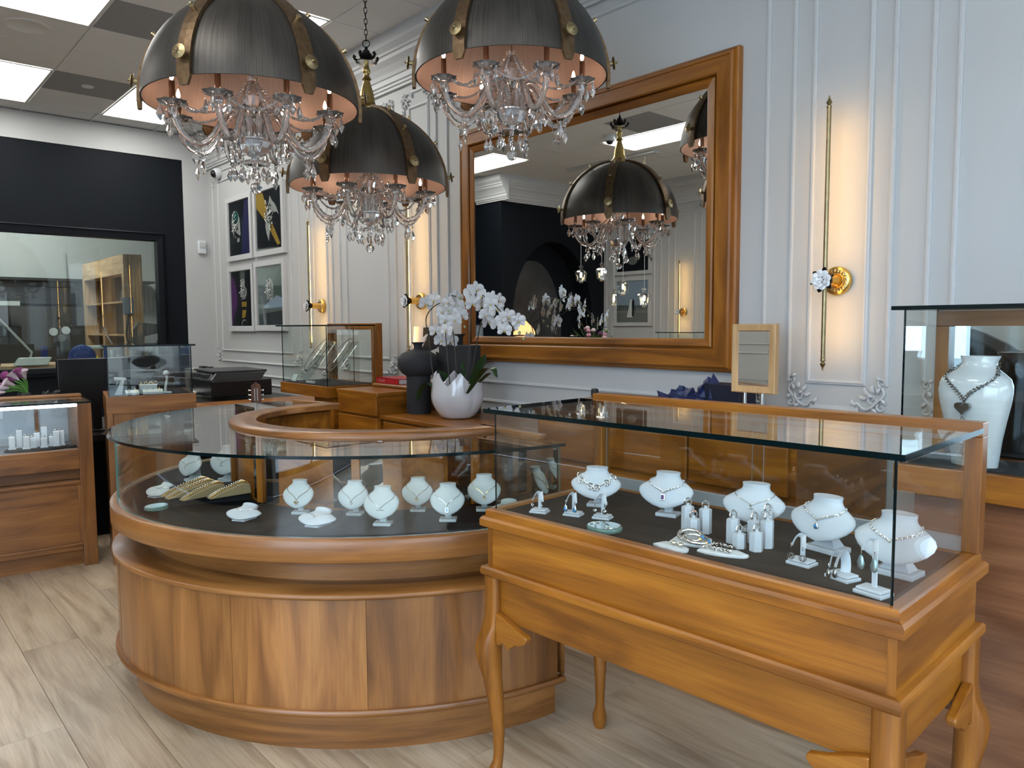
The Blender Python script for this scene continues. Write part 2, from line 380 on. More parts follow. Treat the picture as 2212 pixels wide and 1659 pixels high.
def bay(x0, x1, ins=.1, par=wn, y=YN, sg=-1, zb=1.065, zt=3.19, g=.15, inner=True, orn=True):
    o = .011
    seg_bar(x0+g, zb+.02, x1-g, zb+.02, par, y, sg); seg_bar(x0+g, zt, x1-g, zt, par, y, sg)
    seg_bar(x0, zb+g, x0, zt-g, par, y, sg); seg_bar(x1-.021, zb+g, x1-.021, zt-g, par, y, sg)
    if orn:
        for cx, cz, sx, sz in ((x0, zb, 1, 1), (x1, zb, -1, 1), (x0, zt, 1, -1), (x1, zt, -1, -1)):
            place('corner_ornament', orn_me, par, loc=(cx, y, cz), sc=(sx*.88, -sg, sz*.88))
    if inner: MB().frame(x0+ins, zb+.115, x1-ins, zt-.11, PROF, y, sg).build('panel_molding', mold_m, par)
for x0, x1, i, inn in ((-1.80, -1.34, .095, 1), (-4.41, -1.91, .1, 0), (-4.97, -4.52, .095, 1), (-5.97, -5.07, .115, 1), (-6.545, -6.085, .095, 1), (-8.87, -6.72, .17, 1), (-1.215, -.1, .095, 1), (.02, 2.3, .1, 1)):
    bay(x0, x1, i, inner=inn, g=.12 if x1-x0 < .6 else .15)
    MB().frame(x0, .2, x1, .955, PROF, YN).build('panel_molding', mold_m, wn)
    MB().frame(x0+.09, .29, x1-.09, .868, PROF, YN).build('panel_molding', mold_m, wn)
CP = [(0, 3.245), (-.022, 3.245), (-.022, 3.262), (-.034, 3.268), (-.034, 3.285), (-.046, 3.291), (-.046, 3.328), (-.056, 3.334), (-.064, 3.36), (-.088, 3.40), (-.118, 3.432), (-.122, 3.455), (-.136, 3.46), (-.136, 3.478), (-.165, 3.51), (-.172, 3.53), (-.172, 3.6), (0, 3.6)]
struct(MB().ext([(XW, YN+d, z) for d, z in CP], (XE-XW, 0, 0)).build('trim_1', mold_m))
struct(MB().box(XW, YN-.016, 0, XE, YN, .12).build('baseboard_north', mold_m))
# west wall: white surround, navy panel, workshop window
ww = struct(MB().box(XW-.12, 3.02, 0, XW, YN, ZC).box(XW-.12, YS, 3.325, XW, 3.02, ZC).box(XW-.13, 2.805, 0, XW-.012, 3.02, 3.325, 1)
     .box(XW-.13, YS, 2.495, XW-.012, 2.805, 3.325, 1).box(XW-.13, YS, 0, XW-.012, 2.805, .95, 1).box(XW-.13, YS, .95, XW-.012, -.35, 2.495, 1).build('wall_west', [wall_m, navy_m]))
wi = MB()
PF = [(0, 0), (0, .03), (.012, .036), (.018, .02), (.03, .02), (.036, .028), (.088, .022), (.09, -.05), (.09, -.09)]
MBf = MB().frame(-.35, .95, 2.805, 2.495, PF, 0)
for i, v in enumerate(MBf.v): MBf.v[i] = (XW-.012-v[1], v[0], v[2])
win = struct(MBf.build('window_1', navyg_m))
MB().pane(XW-.056, -.27, 1.03, XW-.05, 2.725, 2.415).build('pane', [shop_m, edge_m], win)
# the workshop behind it
struct(MB().box(-12.6, -1.2, 0, -12.5, 4.6, 3.6).build('wall_workshop', wall_m)); struct(MB().box(-12.5, -1.3, 0, -9.13, -1.2, 3.6).box(-12.5, 4.6, 0, -9.13, 4.7, 3.6).box(-9.13,3.42,0,-9.0,4.7,3.6).build('wall_workshop_side', wall_m))
struct(MB().box(-12.6, -1.3, 3.6, -9.13, 4.7, 3.7).build('ceiling_workshop', ceil_m)); struct(MB().box(-12.6, -1.3, -.1, -9.13, 4.7, -.01).build('floor_workshop', sub_m))
# navy chimney breast in the south-west corner, with cornice and an arched stone niche (seen in the mirrors)
nb = MB(); arc = [(-8.45, -1.85+.86*math.cos(R(a)), 1.55+1.18*math.sin(R(a))) for a in range(0, 181, 10)]
nb.box(XW, YS, 0, -8.75, -.78, 3.33).box(-8.75, -.99, 0, -8.45, -.78, 3.33).box(-8.75, YS, 0, -8.45, -2.71, 3.33)
for (xa, ya, za), (xb, yb, zb) in zip(arc, arc[1:]): nb.ext([(-8.45, ya, za), (-8.45, ya, 3.33), (-8.45, yb, 3.33), (-8.45, yb, zb)], (-.3, 0, 0))
struct(nb.build('wall_southwest', navy_m))
st_m = mat('dark_stone', (.045,.047,.05), .3, noise=.5, nsc=3)
tag(MB().ext([(-8.74, -1.62+.62*math.cos(R(a)), 1.4+1.05*math.sin(R(a))) for a in range(0, 181, 12)]+[(-8.74, -2.24, .3), (-8.74, -1.0, .3)], (.05, 0, 0)).build('arched_stone_panel', st_m), 'tall arched dark stone slab set in the navy niche, reflected in the big mirror', 'panel')
cr = MB(); P = [(d, z) for d, z in CP]
cr.ext([(-8.45-d, YS, z) for d, z in P], (0, 2.22-.0, 0)); cr.ext([(XW, -.78-d, z) for d, z in P], (.55+.172, 0, 0)); cr.box(XW, YS, 3.33, -8.45, -.78, 3.6)
struct(cr.build('trim_2', mold_m))
# south wall with its mouldings, seen in the mirrors
ws = struct(MB().box(XW-.1, YS-.12, 0, -1.5, YS, ZC).box(-1.5, YS-.12, 3.05, XE, YS, ZC).box(-1.5, YS-.12, 0, XE, YS, .14).box(2.3, YS-.12, 0, XE, YS, ZC).build('wall_south', wall_m))
w3 = struct(MB().box(-1.5, YS-.09, .14, 2.3, YS-.03, .19).box(-1.5, YS-.09, 3.0, 2.3, YS-.03, 3.05).box(-.25, YS-.09, .14, -.2, YS-.03, 3.05).box(1.0, YS-.09, .14, 1.05, YS-.03, 3.05).build('added_south_window', dgrey_m))  # unseen glazing added to let daylight onto the north wall
for x0, x1 in ((-1.5, -.25), (-.2, 1.0), (1.05, 2.3)): MB().pane(x0, YS-.066, .19, x1, YS-.058, 3.0).build('pane', [pane_m, edge_m], w3)
for x0, x1, i in ((-8.4, -7.28, .12), (-7.16, -6.55, .12), (-6.43, -5.0, .12), (-4.88, -3.4, .12), (-3.28, -1.8, .12)): bay(x0, x1, i, ws, YS, 1)
struct(MB().ext([(XW+.6, YS-d, z) for d, z in CP], (XE-XW-.6, 0, 0)).build('trim_3', mold_m))
# east wall is the glazed shopfront behind the camera
we = struct(MB().box(XE, YS-.1, 0, XE+.15, YS+.4, ZC).box(XE, YN-.3, 0, XE+.15, YN+.1, ZC).box(XE, YS, 3.05, XE+.15, YN, ZC).box(XE, YS, 0, XE+.15, YN, .12).build('wall_east', wall_m))
sw = MB()
for y in (-2.6, -1.2, .2, 1.6, 2.96): sw.box(XE+.03, y, .12, XE+.09, y+.045, 3.05)
sw.box(XE+.03, -2.6, .12, XE+.09, 3.0, .17).box(XE+.03, -2.6, 3.0, XE+.09, 3.0, 3.05)
w2 = struct(sw.build('window_2', dgrey_m))
for y in (-2.555, -1.155, .245, 1.645): MB().pane(XE+.055, y, .17, XE+.063, y+1.35, 3.0).build('pane', [pane_m, edge_m], w2)
pav = mat('pavement', (.42,.42,.43), .8, noise=.12, nsc=2.5)
struct(MB().box(XE+.15, -30, -.12, 40, 30, -.04).box(-12, -30, -.12, XE+.15, YS-.12, -.04).build('pavement', pav))
fa = struct(MB().box(13, -25, -.1, 14, 25, 4.6).build('sky_blocker_facade', mat('sky_blocker_brown', (.30,.27,.24), .8, noise=.3, nsc=.8)))  # unseen building front, added to block bright low sky in glass reflections
for y in (-15, -10, -5, 0, 5, 10, 15): MB().box(12.95, y, .2, 13.0, y+2.6, 2.7).build('pane', [dgrey_m], fa)
# ceiling: tegular tiles, tees, light panels
ce = struct(MB().box(XW-.1, YS-.1, 3.612, XE+.1, YN+.1, 3.7).build('ceiling', grid_m))
GX = [-4.37-.61*k for k in range(-11, 8)]; GY = [1.485+.625*k for k in range(-7, 3)]
LIGHTS = [(-6.20, .86, 'over the workshop window wall, nearest the camera'), (-8.64, .86, 'next to the round ceiling speaker'), (-8.64, 2.11, 'behind the near-left dome chandelier'), (-6.20, 2.11, 'mostly hidden behind the right edge of the near-left dome'),
          (-8.64, -.39, 'by the navy wall cornice, seen in the mirror'), (-6.20, -1.015, 'beside the dome camera, seen in the mirror'), (-3.15, -.39, 0), (-.71, .235, 0), (-.71, -1.64, 0), (-3.15, -2.265, 0), (1.12, 1.485, 0)]
def near(a, b): return abs(a-b) < .06
skip = set()
for lx, ly, _ in LIGHTS:
    for i, gx in enumerate(GX):
        if near(gx, lx) or near(gx, lx+.61):
            for j, gy in enumerate(GY):
                if near(gy, ly): skip.add((i, j))
t_me = MB().box(.006, .006, 0, .604, .619, .012).mesh('ceiling_tile', ceil_m); g_me = MB().box(.006, .006, 0, .604, .619, .012).mesh('grey_ceiling_tile', cgrey_m)
GREY = [(-6.20, 1.485), (-8.03, 1.485), (-5.59, -.39), (-4.98, -1.64)]
for i, gx in enumerate(GX):
    for j, gy in enumerate(GY):
        if (i, j) in skip or gx < XW-.2 or gx+.61 > XE+.1: continue
        g = any(near(gx, a) and near(gy, b) for a, b in GREY)
        x0 = max(gx, XW); y0 = max(gy, YS)
        o = place('ceiling_tile', g_me if g else t_me, ce, loc=(x0, y0, 3.597)); o.scale = ((min(gx+.61, XE)-x0)/.61, (min(gy+.625, YN)-y0)/.625, 1)
        if g: o['label'] = 'dark grey ceiling tile'
for gy in GY+[GY[-1]+.625]:
    if YS < gy < YN: MB().box(XW, gy-.011, 3.6015, XE, gy+.011, 3.611).build('ceiling_tee', grid_m, ce)
for gx in GX:
    if XW < gx < XE: MB().box(gx-.006, YS, 3.604, gx+.006, YN, 3.611).build('ceiling_tee', grid_m, ce)
for lx, ly, lab in LIGHTS:
    t = thing('ceiling_light', 'flush rectangular light panel '+lab if lab else 'flush rectangular ceiling light panel, '+('over the aisle south-east of the chandeliers', 'directly above the camera', 'south of the camera, near the shopfront', 'by the middle of the south wall', 'nearest the shopfront glass')[LIGHTS.index((lx, ly, lab))-6], 'ceiling light', (lx+.61, ly+.3125, 3.597), 0, 'light panels in the tiled ceiling')
    MB().frame(-.602, -.304, .602, .304, [(0, 0), (0, .006), (.014, .006), (.02, -.006), (.02, -.012)], 0).xf(Matrix.Rotation(R(90), 4, 'X')).build('frame', grid_m, t)
    MB().box(-.585, -.287, .004, .585, .287, .010).build('diffuser', trof_m, t)
t = thing('ceiling_speaker', 'flush round speaker grille in the tiled ceiling', 'speaker', (-6.47, 1.14, 3.597))
MB().lathe([(.145, .0), (.145, -.008), (.128, -.010), (.12, -.004), (.012, -.0045), (.012, -.009), (0, -.009)], 40, mi=0).build('grille', ceil_m, t)
tag(MB().lathe([(.05, 0), (.048, -.006), (0, -.007)], 24, c=(-7.72, 1.80, 3.597)).build('ceiling_sensor', ceil_m), 'small flat round plate on the ceiling by the dark grey tile', 'sensor')
def dome_cam(loc, ax, label):
    t = thing('security_camera', label, 'camera', loc); q = Vector((0,0,1)).rotation_difference(Vector(ax)).to_matrix().to_4x4()
    MB().lathe([(.06, 0), (.062, .05), (.055, .062), (.035, .066), (0, .066)], 24).xf(q).build('housing', gloss_w, t)
    MB().lathe([(.042, .06), (.04, .078), (.028, .095), (0, .102)], 20).xf(q).build('dome_lens', black_m, t)
dome_cam((-8.62, 3.298, 3.16), (0, -1, -.25), 'white dome camera on the panelled wall under the cornice'); dome_cam((-5.88, -.2, 3.597), (0, 0, -1), 'white dome camera hanging from the tiled ceiling, seen in the mirror')
# ---------------------------------------------------------------- showcases and cabinets
def wbox(mb, x0, y0, z0, x1, y1, z1, z=False):
    """box whose side faces use the second (y-grained) material"""
    n = len(mb.m); mb.box(x0, y0, z0, x1, y1, z1, 0); mb.m[n] = mb.m[n+1] = 1; return mb
def hframe(mb, x0, y0, x1, y1, prof, mi=(0, 1)):
    """mitred horizontal frame, profile (inset, z)"""
    vs = []
    for d, h in prof: vs += [(x0+d, y0+d, h), (x1-d, y0+d, h), (x1-d, y1-d, h), (x0+d, y1-d, h)]
    n = len(mb.m); fs = [(i*4+k, i*4+(k+1) % 4, (i+1)*4+(k+1) % 4, (i+1)*4+k) for i in range(len(prof)-1) for k in range(4)]
    mb.add(vs, fs)
    for q in range(len(fs)): mb.m[n+q] = mi[q % 2]
    return mb
# --- showcase table on cabriole legs, right foreground
QA = thing('showcase_table', 'honey maple glass-topped showcase on cabriole legs in the right foreground', 'display case', (-1.784, 1.442, 0), R(2.7))
W, Dp = 1.22, .575
hframe(MB(), 0, 0, W, Dp, [(.02, .838), (.006, .838), (0, .842), (0, .862), (.006, .870), (.013, .872), (.014, .888), (.018, .893), (.042, .893), (.044, .882)]).build('top_molding', [wX, wY], QA)
wbox(MB(), .02, .02, .712, W-.02, Dp-.02, .842).build('upper_panel', [wX, wY], QA)
for x in (.018, W-.036): MB().box(x, .0185, .716, x+.018, .0205, .838).build('corner_stile', wZ, QA)
hframe(MB(), 0, 0, W, Dp, [(.03, .686), (.006, .686), (.001, .692), (0, .701), (.001, .71), (.006, .716), (.022, .717)]).build('waist_molding', [wX, wY], QA)
wbox(MB(), .034, .03, .552, W-.034, Dp-.03, .69).build('apron', [wX, wY], QA, bev=.003)
def leg(sx, sy):
    mb = MB(); rings = []
    for d, z, h in ((0,.686,.029),(0,.57,.029),(.003,.53,.031),(.012,.495,.037),(.017,.462,.039),(.015,.42,.036),(.008,.36,.030),(.001,.28,.0245),(-.004,.19,.0195),(-.004,.12,.0165),(-.002,.09,.0165),(.003,.066,.021),(.007,.045,.026),(.008,.025,.026),(.006,.008,.021),(.006,0,.018)):
        sq = .5 if z > .5 else (.75 if z > .4 else 1)
        ring = []
        for k in range(16):
            t = 2*PI*k/16+PI/16; c, s_ = math.cos(t), math.sin(t)
            ring.append((sx*d+h*math.copysign(abs(c)**sq, c), sy*d+h*math.copysign(abs(s_)**sq, s_), z))
        rings.append(ring)
    return mb.loft(rings[::-1])
ear = [(0, .552), (.0, .482), (.012, .478), (.022, .486), (.03, .492), (.042, .482), (.052, .476), (.066, .488), (.082, .500), (.10, .502), (.122, .514), (.132, .528), (.128, .538), (.115, .541), (.09, .548), (.07, .556), (.04, .568), (.0, .58)]
for x, y, sx, sy in ((.034, .034, -1, -1), (W-.034, .034, 1, -1), (.034, Dp-.034, -1, 1), (W-.034, Dp-.034, 1, 1)):
    l = leg(sx, sy).build('leg', wZ, QA, loc=(x, y, 0))
    MB().ext([(-sx*(.026+d), sy*.003, z) for d, z in ear], (0, sy*.024, 0)).build('carved_bracket', wX, l, bev=.004)
    MB().ext([(sx*.003, -sy*(.026+d), z) for d, z in ear], (sx*.024, 0, 0)).build('carved_bracket', wY, l, bev=.004)
MB().box(.04, .04, .875, W-.04, Dp-.035, .885).build('deck', blk_m, QA)
MB().pane(.04, .030, .884, W-.036, .036, 1.188).build('glass_front', [pane_m, edge_m], QA)
MB().pane(.034, .036, .884, .040, .53, 1.188).build('glass_side', [pane_m, edge_m], QA); MB().pane(W-.040, .036, .884, W-.034, .53, 1.188).build('glass_side', [pane_m, edge_m], QA)
MB().pane(.012, .008, 1.187, W-.012, .53, 1.200).build('glass_top', [pane_m, edge_m], QA)
fr = MB(); fr.box(.012, .528, .893, .05, .572, 1.178, 1).box(W-.05, .528, .893, W-.012, .572, 1.178, 1).box(.012, .522, 1.178, W-.012, .572, 1.212, 0)
fr.build('back_frame', [wX, wZ], QA, bev=.002)
MB().box(.05, .53, .893, W-.05, .546, .928).box(.05, .53, 1.165, W-.05, .546, 1.178).build('door_track', alu_m, QA)
MB().pane(.052, .549, .895, .64, .553, 1.176).build('sliding_door', [pane_m, alu_m], QA); MB().pane(.60, .556, .895, W-.052, .560, 1.176).build('sliding_door', [pane_m, alu_m], QA)
# --- half-round showcase
RCX, RCY = -3.17, 2.02
def interp(tab, t):
    for (a, u), (b, v) in zip(tab, tab[1:]):
        if b <= t <= a: return u+(v-u)*(a-t)/(a-b)
    return tab[0][1] if t > tab[0][0] else tab[-1][1]
TO = [(-4, 1.28), (-30, 1.268), (-60, 1.266), (-85, 1.264), (-99, 1.247), (-110, 1.213), (-120, 1.18), (-133, 1.143), (-146, 1.098), (-156, 1.035), (-164, .975), (-171, .905)]
TI = [(-4, .875), (-30, .868), (-60, .85), (-83, .81), (-100, .765), (-118, .712), (-129, .662), (-140, .612), (-149, .572), (-163, .54), (-171, .535)]
def sm(tab): return lambda t: sum(interp(tab, max(-171, min(-4, t+d))) for d in (-6, -3, 0, 3, 6))/5
rO, rI = sm(TO), sm(TI)
RC = thing('round_showcase', 'half-round brown maple glass showcase curving across the middle of the shop', 'display case', (RCX, RCY, 0))
def pol(r, t, z): return (r*math.cos(R(t)), r*math.sin(R(t)), z)
def sweep(prof, t0=-4, t1=-171, n=56, mats=None, sm_=True):
    """profile points (ref, offset, z): ref o = outer radius, i = inner radius"""
    mb = MB(); rings = []
    for k in range(n+1):
        t = t0+(t1-t0)*k/n; rings.append([pol((rO(t) if a == 'o' else rI(t))+d, t, z) for a, d, z in prof])
    mb.loft(rings)
    if mats:
        q = len(prof)
        for i in range(n*q): mb.m[i] = mats[i % q]
        for i in range(n*q, len(mb.m)): mb.m[i] = mats[0]
    return mb
P = len
sweep([('i', .0, 1.019), ('o', 0, 1.019), ('o', 0, 1.030), ('i', 0, 1.030)], mats=[0, 1, 0, 1]).build('glass_top', [pane_m, edge_m], RC)
sweep([('o', -.036, .752), ('o', -.030, .752), ('o', -.030, 1.019), ('o', -.036, 1.019)], mats=[1, 0, 1, 0]).build('curved_glass', [pane_m, gedge_m], RC)
sweep([('o', -.039, .752), ('o', -.028, .752), ('o', -.028, 1.019), ('o', -.039, 1.019)], -96.2, -96.6, 1).build('glass_joint', gedge_m, RC)
for t in (-4.6, -170.4):
    a, b = pol(rI(t)-.02, t, 0), pol(rO(t)-.034, t, 0)
    mb = MB().ext([(a[0], a[1], .752), (b[0], b[1], .752), (b[0], b[1], 1.019), (a[0], a[1], 1.019)], (0, .006, 0)); mb.m = [0, 0]+[1]*4
    mb.build('end_glass' if t < -100 else 'mirror_end', [pane_m if t < -100 else tmir_m, edge_m], RC)
sweep([('i', -.115, 1.018), ('i', -.004, 1.018), ('i', .004, 1.024), ('i', .004, 1.040), ('i', -.004, 1.047), ('i', -.107, 1.047), ('i', -.115, 1.041)]).build('inner_rail', mC, RC)
sweep([('o', -.05, .672), ('o', -.004, .672), ('o', 0, .676), ('o', 0, .747), ('o', -.004, .752), ('o', -.028, .753), ('o', -.04, .748), ('o', -.05, .74)]).build('base_band', mC, RC)
sweep([('i', -.02, .735), ('o', -.04, .735), ('o', -.04, .746), ('i', -.02, .746)]).build('deck', blk_m, RC)
sweep([('o', -.165, .55), ('o', -.15, .55), ('o', -.15, .68), ('o', -.165, .68)]).build('recess_panel', mC, RC)
sweep([('o', -.17, .547), ('o', -.006, .547), ('o', 0, .551), ('o', .002, .557), ('o', 0, .563), ('o', -.006, .567), ('o', -.17, .567)]).build('ledge', mC, RC)
for i, (t0, t1) in enumerate(((-5.2, -36.97), (-37.03, -58.77), (-58.83, -92.3), (-92.8, -134), (-134.2, -171))):
    mp = wood('brown_veneer_%d' % i, *[tuple(c*f for c in cc) for cc, f in zip((MD, MM, ML), ([.95]*3, [1.12, 1.1, 1.1], [1.0]*3, [.95]*3, [.95]*3)[i])], 'z', rough=.36, coat=.3, figure=(.7, 1.0, .85, .8, .8)[i], blot=1.2)
    sweep([('o', -.03, .16), ('o', -.015, .16), ('o', -.015, .55), ('o', -.03, .55)], t0, t1, 16).build('veneer_panel', mp, RC)
sweep([('o', -.03, .146), ('o', -.004, .146), ('o', .001, .152), ('o', .001, .161), ('o', -.004, .168), ('o', -.03, .168)]).build('lower_molding', mC, RC)
sweep([('o', -.09, 0), ('o', -.07, 0), ('o', -.07, .15), ('o', -.09, .15)]).build('toe_kick', mC, RC)
sweep([('i', -.045, .02), ('i', -.03, .02), ('i', -.03, 1.02), ('i', -.045, 1.02)]).build('inner_wall', wX, RC)
PT = (-5, -11, -42, -72, -104, -138, -168)
for a, b in zip(PT[1:], PT[2:]):
    p, q = pol(rI(a)-.012, a+ -1.2, 0), pol(rI(b)-.012, b+1.2, 0)
    MB().ext([(p[0], p[1], .752), (q[0], q[1], .752), (q[0], q[1], 1.017), (p[0], p[1], 1.017)], (-.004*math.cos(R(a)), -.004*math.sin(R(a)), 0)).build('mirror_door', tmir_m, RC)
for t in PT[1:]:
    p = pol(rI(t)-.014, t, 0); MB().box(-.017, -.016, .75, .017, .016, 1.018).xf(Matrix.Translation((p[0], p[1], 0)) @ Matrix.Rotation(R(t), 4, 'Z')).build('door_post', wZ, RC, bev=.002)
for t, o in ((-4.2, 0), (-170.8, 1)):   # end stiles, rails and radial caps
    for ra, rb, z0, z1 in (('i', 'o', 0, .745), ):
        a, b = rI(t)-.03, rO(t)-.016
        MB().box(a, -.012 if o else 0, .17, b, 0 if o else .012, .745).box(a, -.012 if o else 0, 0, b-.055, 0 if o else .012, .17).xf(Matrix.Rotation(R(t), 4, 'Z')).build('end_panel', mC, RC)
    MB().box(rI(t)-.11, -.018, 1.03, rO(t)-.12, .018, 1.047).xf(Matrix.Rotation(R(t), 4, 'Z')).build('end_rail', mX, RC, bev=.003)
for t0, t1 in ((-112, -137), (-138, -163)):
    sweep([('i', -.050, .72), ('i', -.0455, .72), ('i', -.0455, .965), ('i', -.050, .965)], t0, t1, 10).build('inner_drawer', wX, RC)
p = pol(rI(-141)-.05, -141, .93); MB().lathe([(.011, 0), (.011, .006), (.007, .008), (0, .008)], 16, c=p, ax=(-p[0], -p[1], 0)).build('lock', chr_m, RC)
# --- lit low case at the left
LC = thing('lit_showcase', 'low brown maple showcase with a bright lit glass front at the left edge', 'display case', (-5.140, 1.135, 0), R(-95))
wbox(MB(), .0, -.5, 0, 1.32, -.06, .10).build('toe_kick', [mX, mY], LC)
MB().box(.076, -.06, .10, 1.32, -.012, .132).box(.076, -.06, .13, 1.32, 0, .146).build('lower_molding', mX, LC, bev=.004)
MB().box(.092, -.05, .146, 1.32, -.018, .507).build('front_panel', mX, LC); MB().box(.076, -.05, .146, .092, -.008, .507).build('stile', mZ, LC)
MB().box(.076, -.06, .507, 1.32, 0, .530).build('shelf_molding', mX, LC, bev=.005)
MB().box(.076, -.11, .53, 1.32, -.08, .60).build('recess_panel', mX, LC)
MB().box(.076, -.06, .60, 1.32, 0, .72).build('base_band', mX, LC, bev=.003); MB().box(.02, -.49, .14, 1.32, -.11, .60).build('body', mX, LC)
MB().box(.0, -.5, 0, .076, 0, 1.0).build('end_panel', mZ, LC, bev=.003)
MB().box(.076, -.48, .705, 1.32, -.012, .716).build('deck', mat('grey_deck', (.10,.11,.14), .5), LC)
MB().box(.076, -.49, .70, 1.32, -.475, 1.0).build('back_panel', mat('pale_back', (.42,.48,.55), .35, coat=.3), LC)
MB().box(.076, -.475, .716, 1.32, -.463, .76).build('door_track', alu_m, LC); MB().box(.24, -.474, .72, .262, -.458, .99).build('door_post', mZ, LC)
MB().pane(.078, -.014, .718, 1.32, -.008, .985).build('glass_front', [pane_m, edge_m], LC)
MB().pane(.0, -.5, .998, 1.32, .006, 1.009).build('glass_top', [pane_m, edge_m], LC)
MB().box(.08, -.035, .978, 1.32, -.017, .996).build('light_strip', caseled_m, LC); MB().box(.0, -.5, 1.009, 1.32, -.40, 1.024).build('back_rail', mX, LC, bev=.003)
# --- pedestal with glass box, left of the round case
PC = thing('pedestal_showcase', 'brown maple pedestal topped by a clear glass box with ring displays', 'display case', (-4.936, 1.69, 0), R(-101.5))
MB().box(.0, -.52, .93, .508, 0, 1.034).build('top_slab', mX, PC, bev=.002); MB().box(.012, -.5, 0, .47, -.012, .93).build('body', mZ, PC)
MB().box(.472, -.51, 0, .505, -.004, .93).build('end_stile', mZ, PC, bev=.002)
MB().box(.03, -.49, 1.034, .485, -.03, 1.037).build('deck', blk_m, PC)
for a in ((.02, -.018, 1.034, .49, -.012, 1.334), (.02, -.50, 1.034, .49, -.494, 1.334), (.486, -.494, 1.034, .492, -.018, 1.334), (.018, -.494, 1.034, .024, -.018, 1.334)): MB().pane(*a).build('glass_side', [pane_m, edge_m], PC)
MB().pane(-.005, -.52, 1.334, .51, .006, 1.345).build('glass_lid', [pane_m, edge_m], PC)
# --- small framed case standing against the panelled wall
SCs = thing('framed_showcase', 'small glass showcase with a wood back frame on a narrow pedestal by the far wall', 'display case', (-5.55, 2.534, 0))
wbox(MB(), 0, 0, .95, .735, .46, 1.03).build('base_slab', [wX, wY], SCs, bev=.002); wbox(MB(), .42, .07, 0, .70, .42, .95).build('pedestal', [wX, wY], SCs)
MB().box(.03, .03, 1.03, .70, .40, 1.034).build('deck', felt_m, SCs)
MB().pane(.02, .012, 1.03, .722, .018, 1.452).build('glass_front', [pane_m, edge_m], SCs)
for x in (.016, .718): MB().pane(x, .018, 1.03, x+.006, .40, 1.452).build('glass_side', [pane_m, edge_m], SCs)
MB().pane(-.03, -.012, 1.452, .735, .40, 1.462).build('glass_lid', [pane_m, edge_m], SCs)
MB().box(.012, .40, 1.03, .06, .46, 1.43, 1).box(.675, .40, 1.03, .735, .46, 1.43, 1).box(.012, .40, 1.425, .735, .46, 1.472).build('back_frame', [wX, wZ], SCs, bev=.002)
for a in ((.06, .42, .38), (.36, .435, .675)): MB().pane(a[0], a[1], 1.03, a[2], a[1]+.004, 1.43).build('sliding_door', [pane_m, edge_m], SCs)
# --- cabinets along the north wall
def cabinet(name, label, x0, x1, y0, top, cols, rows, slab=.028, over=.0, rx=.02):
    t = thing(name, label, 'cabinet', (x0, y0, 0)); W_ = x1-x0; D_ = 3.282-y0
    wbox(MB(), 0, .02, 0, W_, D_, top-slab).build('body', [wX, wY], t); wbox(MB(), -over, -over, top-slab, W_+over, D_, top).build('worktop', [wX, wY], t, bev=.006)
    cw = (W_-rx*2)/cols
    for c in range(cols):
        for z0, z1, kd in rows:
            d = MB().box(rx+c*cw+.004, 0, z0, rx+(c+1)*cw-.004, .022, z1).build(kd, wX, t, bev=.006)
    return t
c1 = cabinet('drawer_cabinet', 'raised honey maple drawer cabinet between the small framed case and the black vase', -4.77, -4.235, 2.585, 1.02, 1, ((.865, 1.005, 'drawer'), (.68, .853, 'drawer'), (.42, .67, 'drawer'), (.1, .41, 'drawer')), rx=.012)
MB().box(.02, .27, 1.02, .53, .69, 1.046).build('raised_ledge', wX, c1, bev=.012, seg=3)
cabinet('credenza', 'low maple credenza under the orchids and the big mirror', -4.218, -2.675, 2.60, .88, 3, ((.72, .84, 'drawer'), (.1, .71, 'door')), over=.006)
cabinet('drawer_cabinet', 'long maple drawer cabinet under the table mirror, behind the showcase table', -2.66, -1.33, 2.50, 1.055, 3, ((.83, 1.01, 'drawer'), (.62, .80, 'drawer'), (.1, .60, 'door')), slab=.03, over=.008)
# --- tall glass case with the white bust, right edge
TC = thing('tall_showcase', 'tall glass showcase with black-edged lid holding a white bust at the right edge', 'display case', (-.93, 2.34, 0))
wbox(MB(), 0, 0, .955, 1.5, .40, 1.035).build('base_slab', [wX, wY], TC, bev=.002); wbox(MB(), .05, .035, 0, 1.5, .40, .955).build('body', [mDk, mDk], TC)
MB().box(.03, .03, 1.035, 1.45, .25, 1.039).build('deck', felt_m, TC)
MB().pane(.014, .012, 1.035, 1.5, .018, 1.488).build('glass_front', [pane_m, edge_m], TC); MB().pane(.010, .018, 1.035, .016, .27, 1.488).build('glass_side', [pane_m, edge_m], TC)
MB().pane(-.018, -.006, 1.488, 1.5, .30, 1.500).build('glass_lid', [edge_m, edge_m], TC)
MB().box(.012, .262, 1.035, .05, .325, 1.44, 1).box(.012, .262, 1.44, 1.5, .325, 1.487).build('back_frame', [wX, wZ], TC, bev=.002)
MB().box(.05, .29, 1.035, 1.5, .295, 1.44).build('mirror_back', mat('smoked_mirror', (.62,.66,.68), .0, 1), TC)
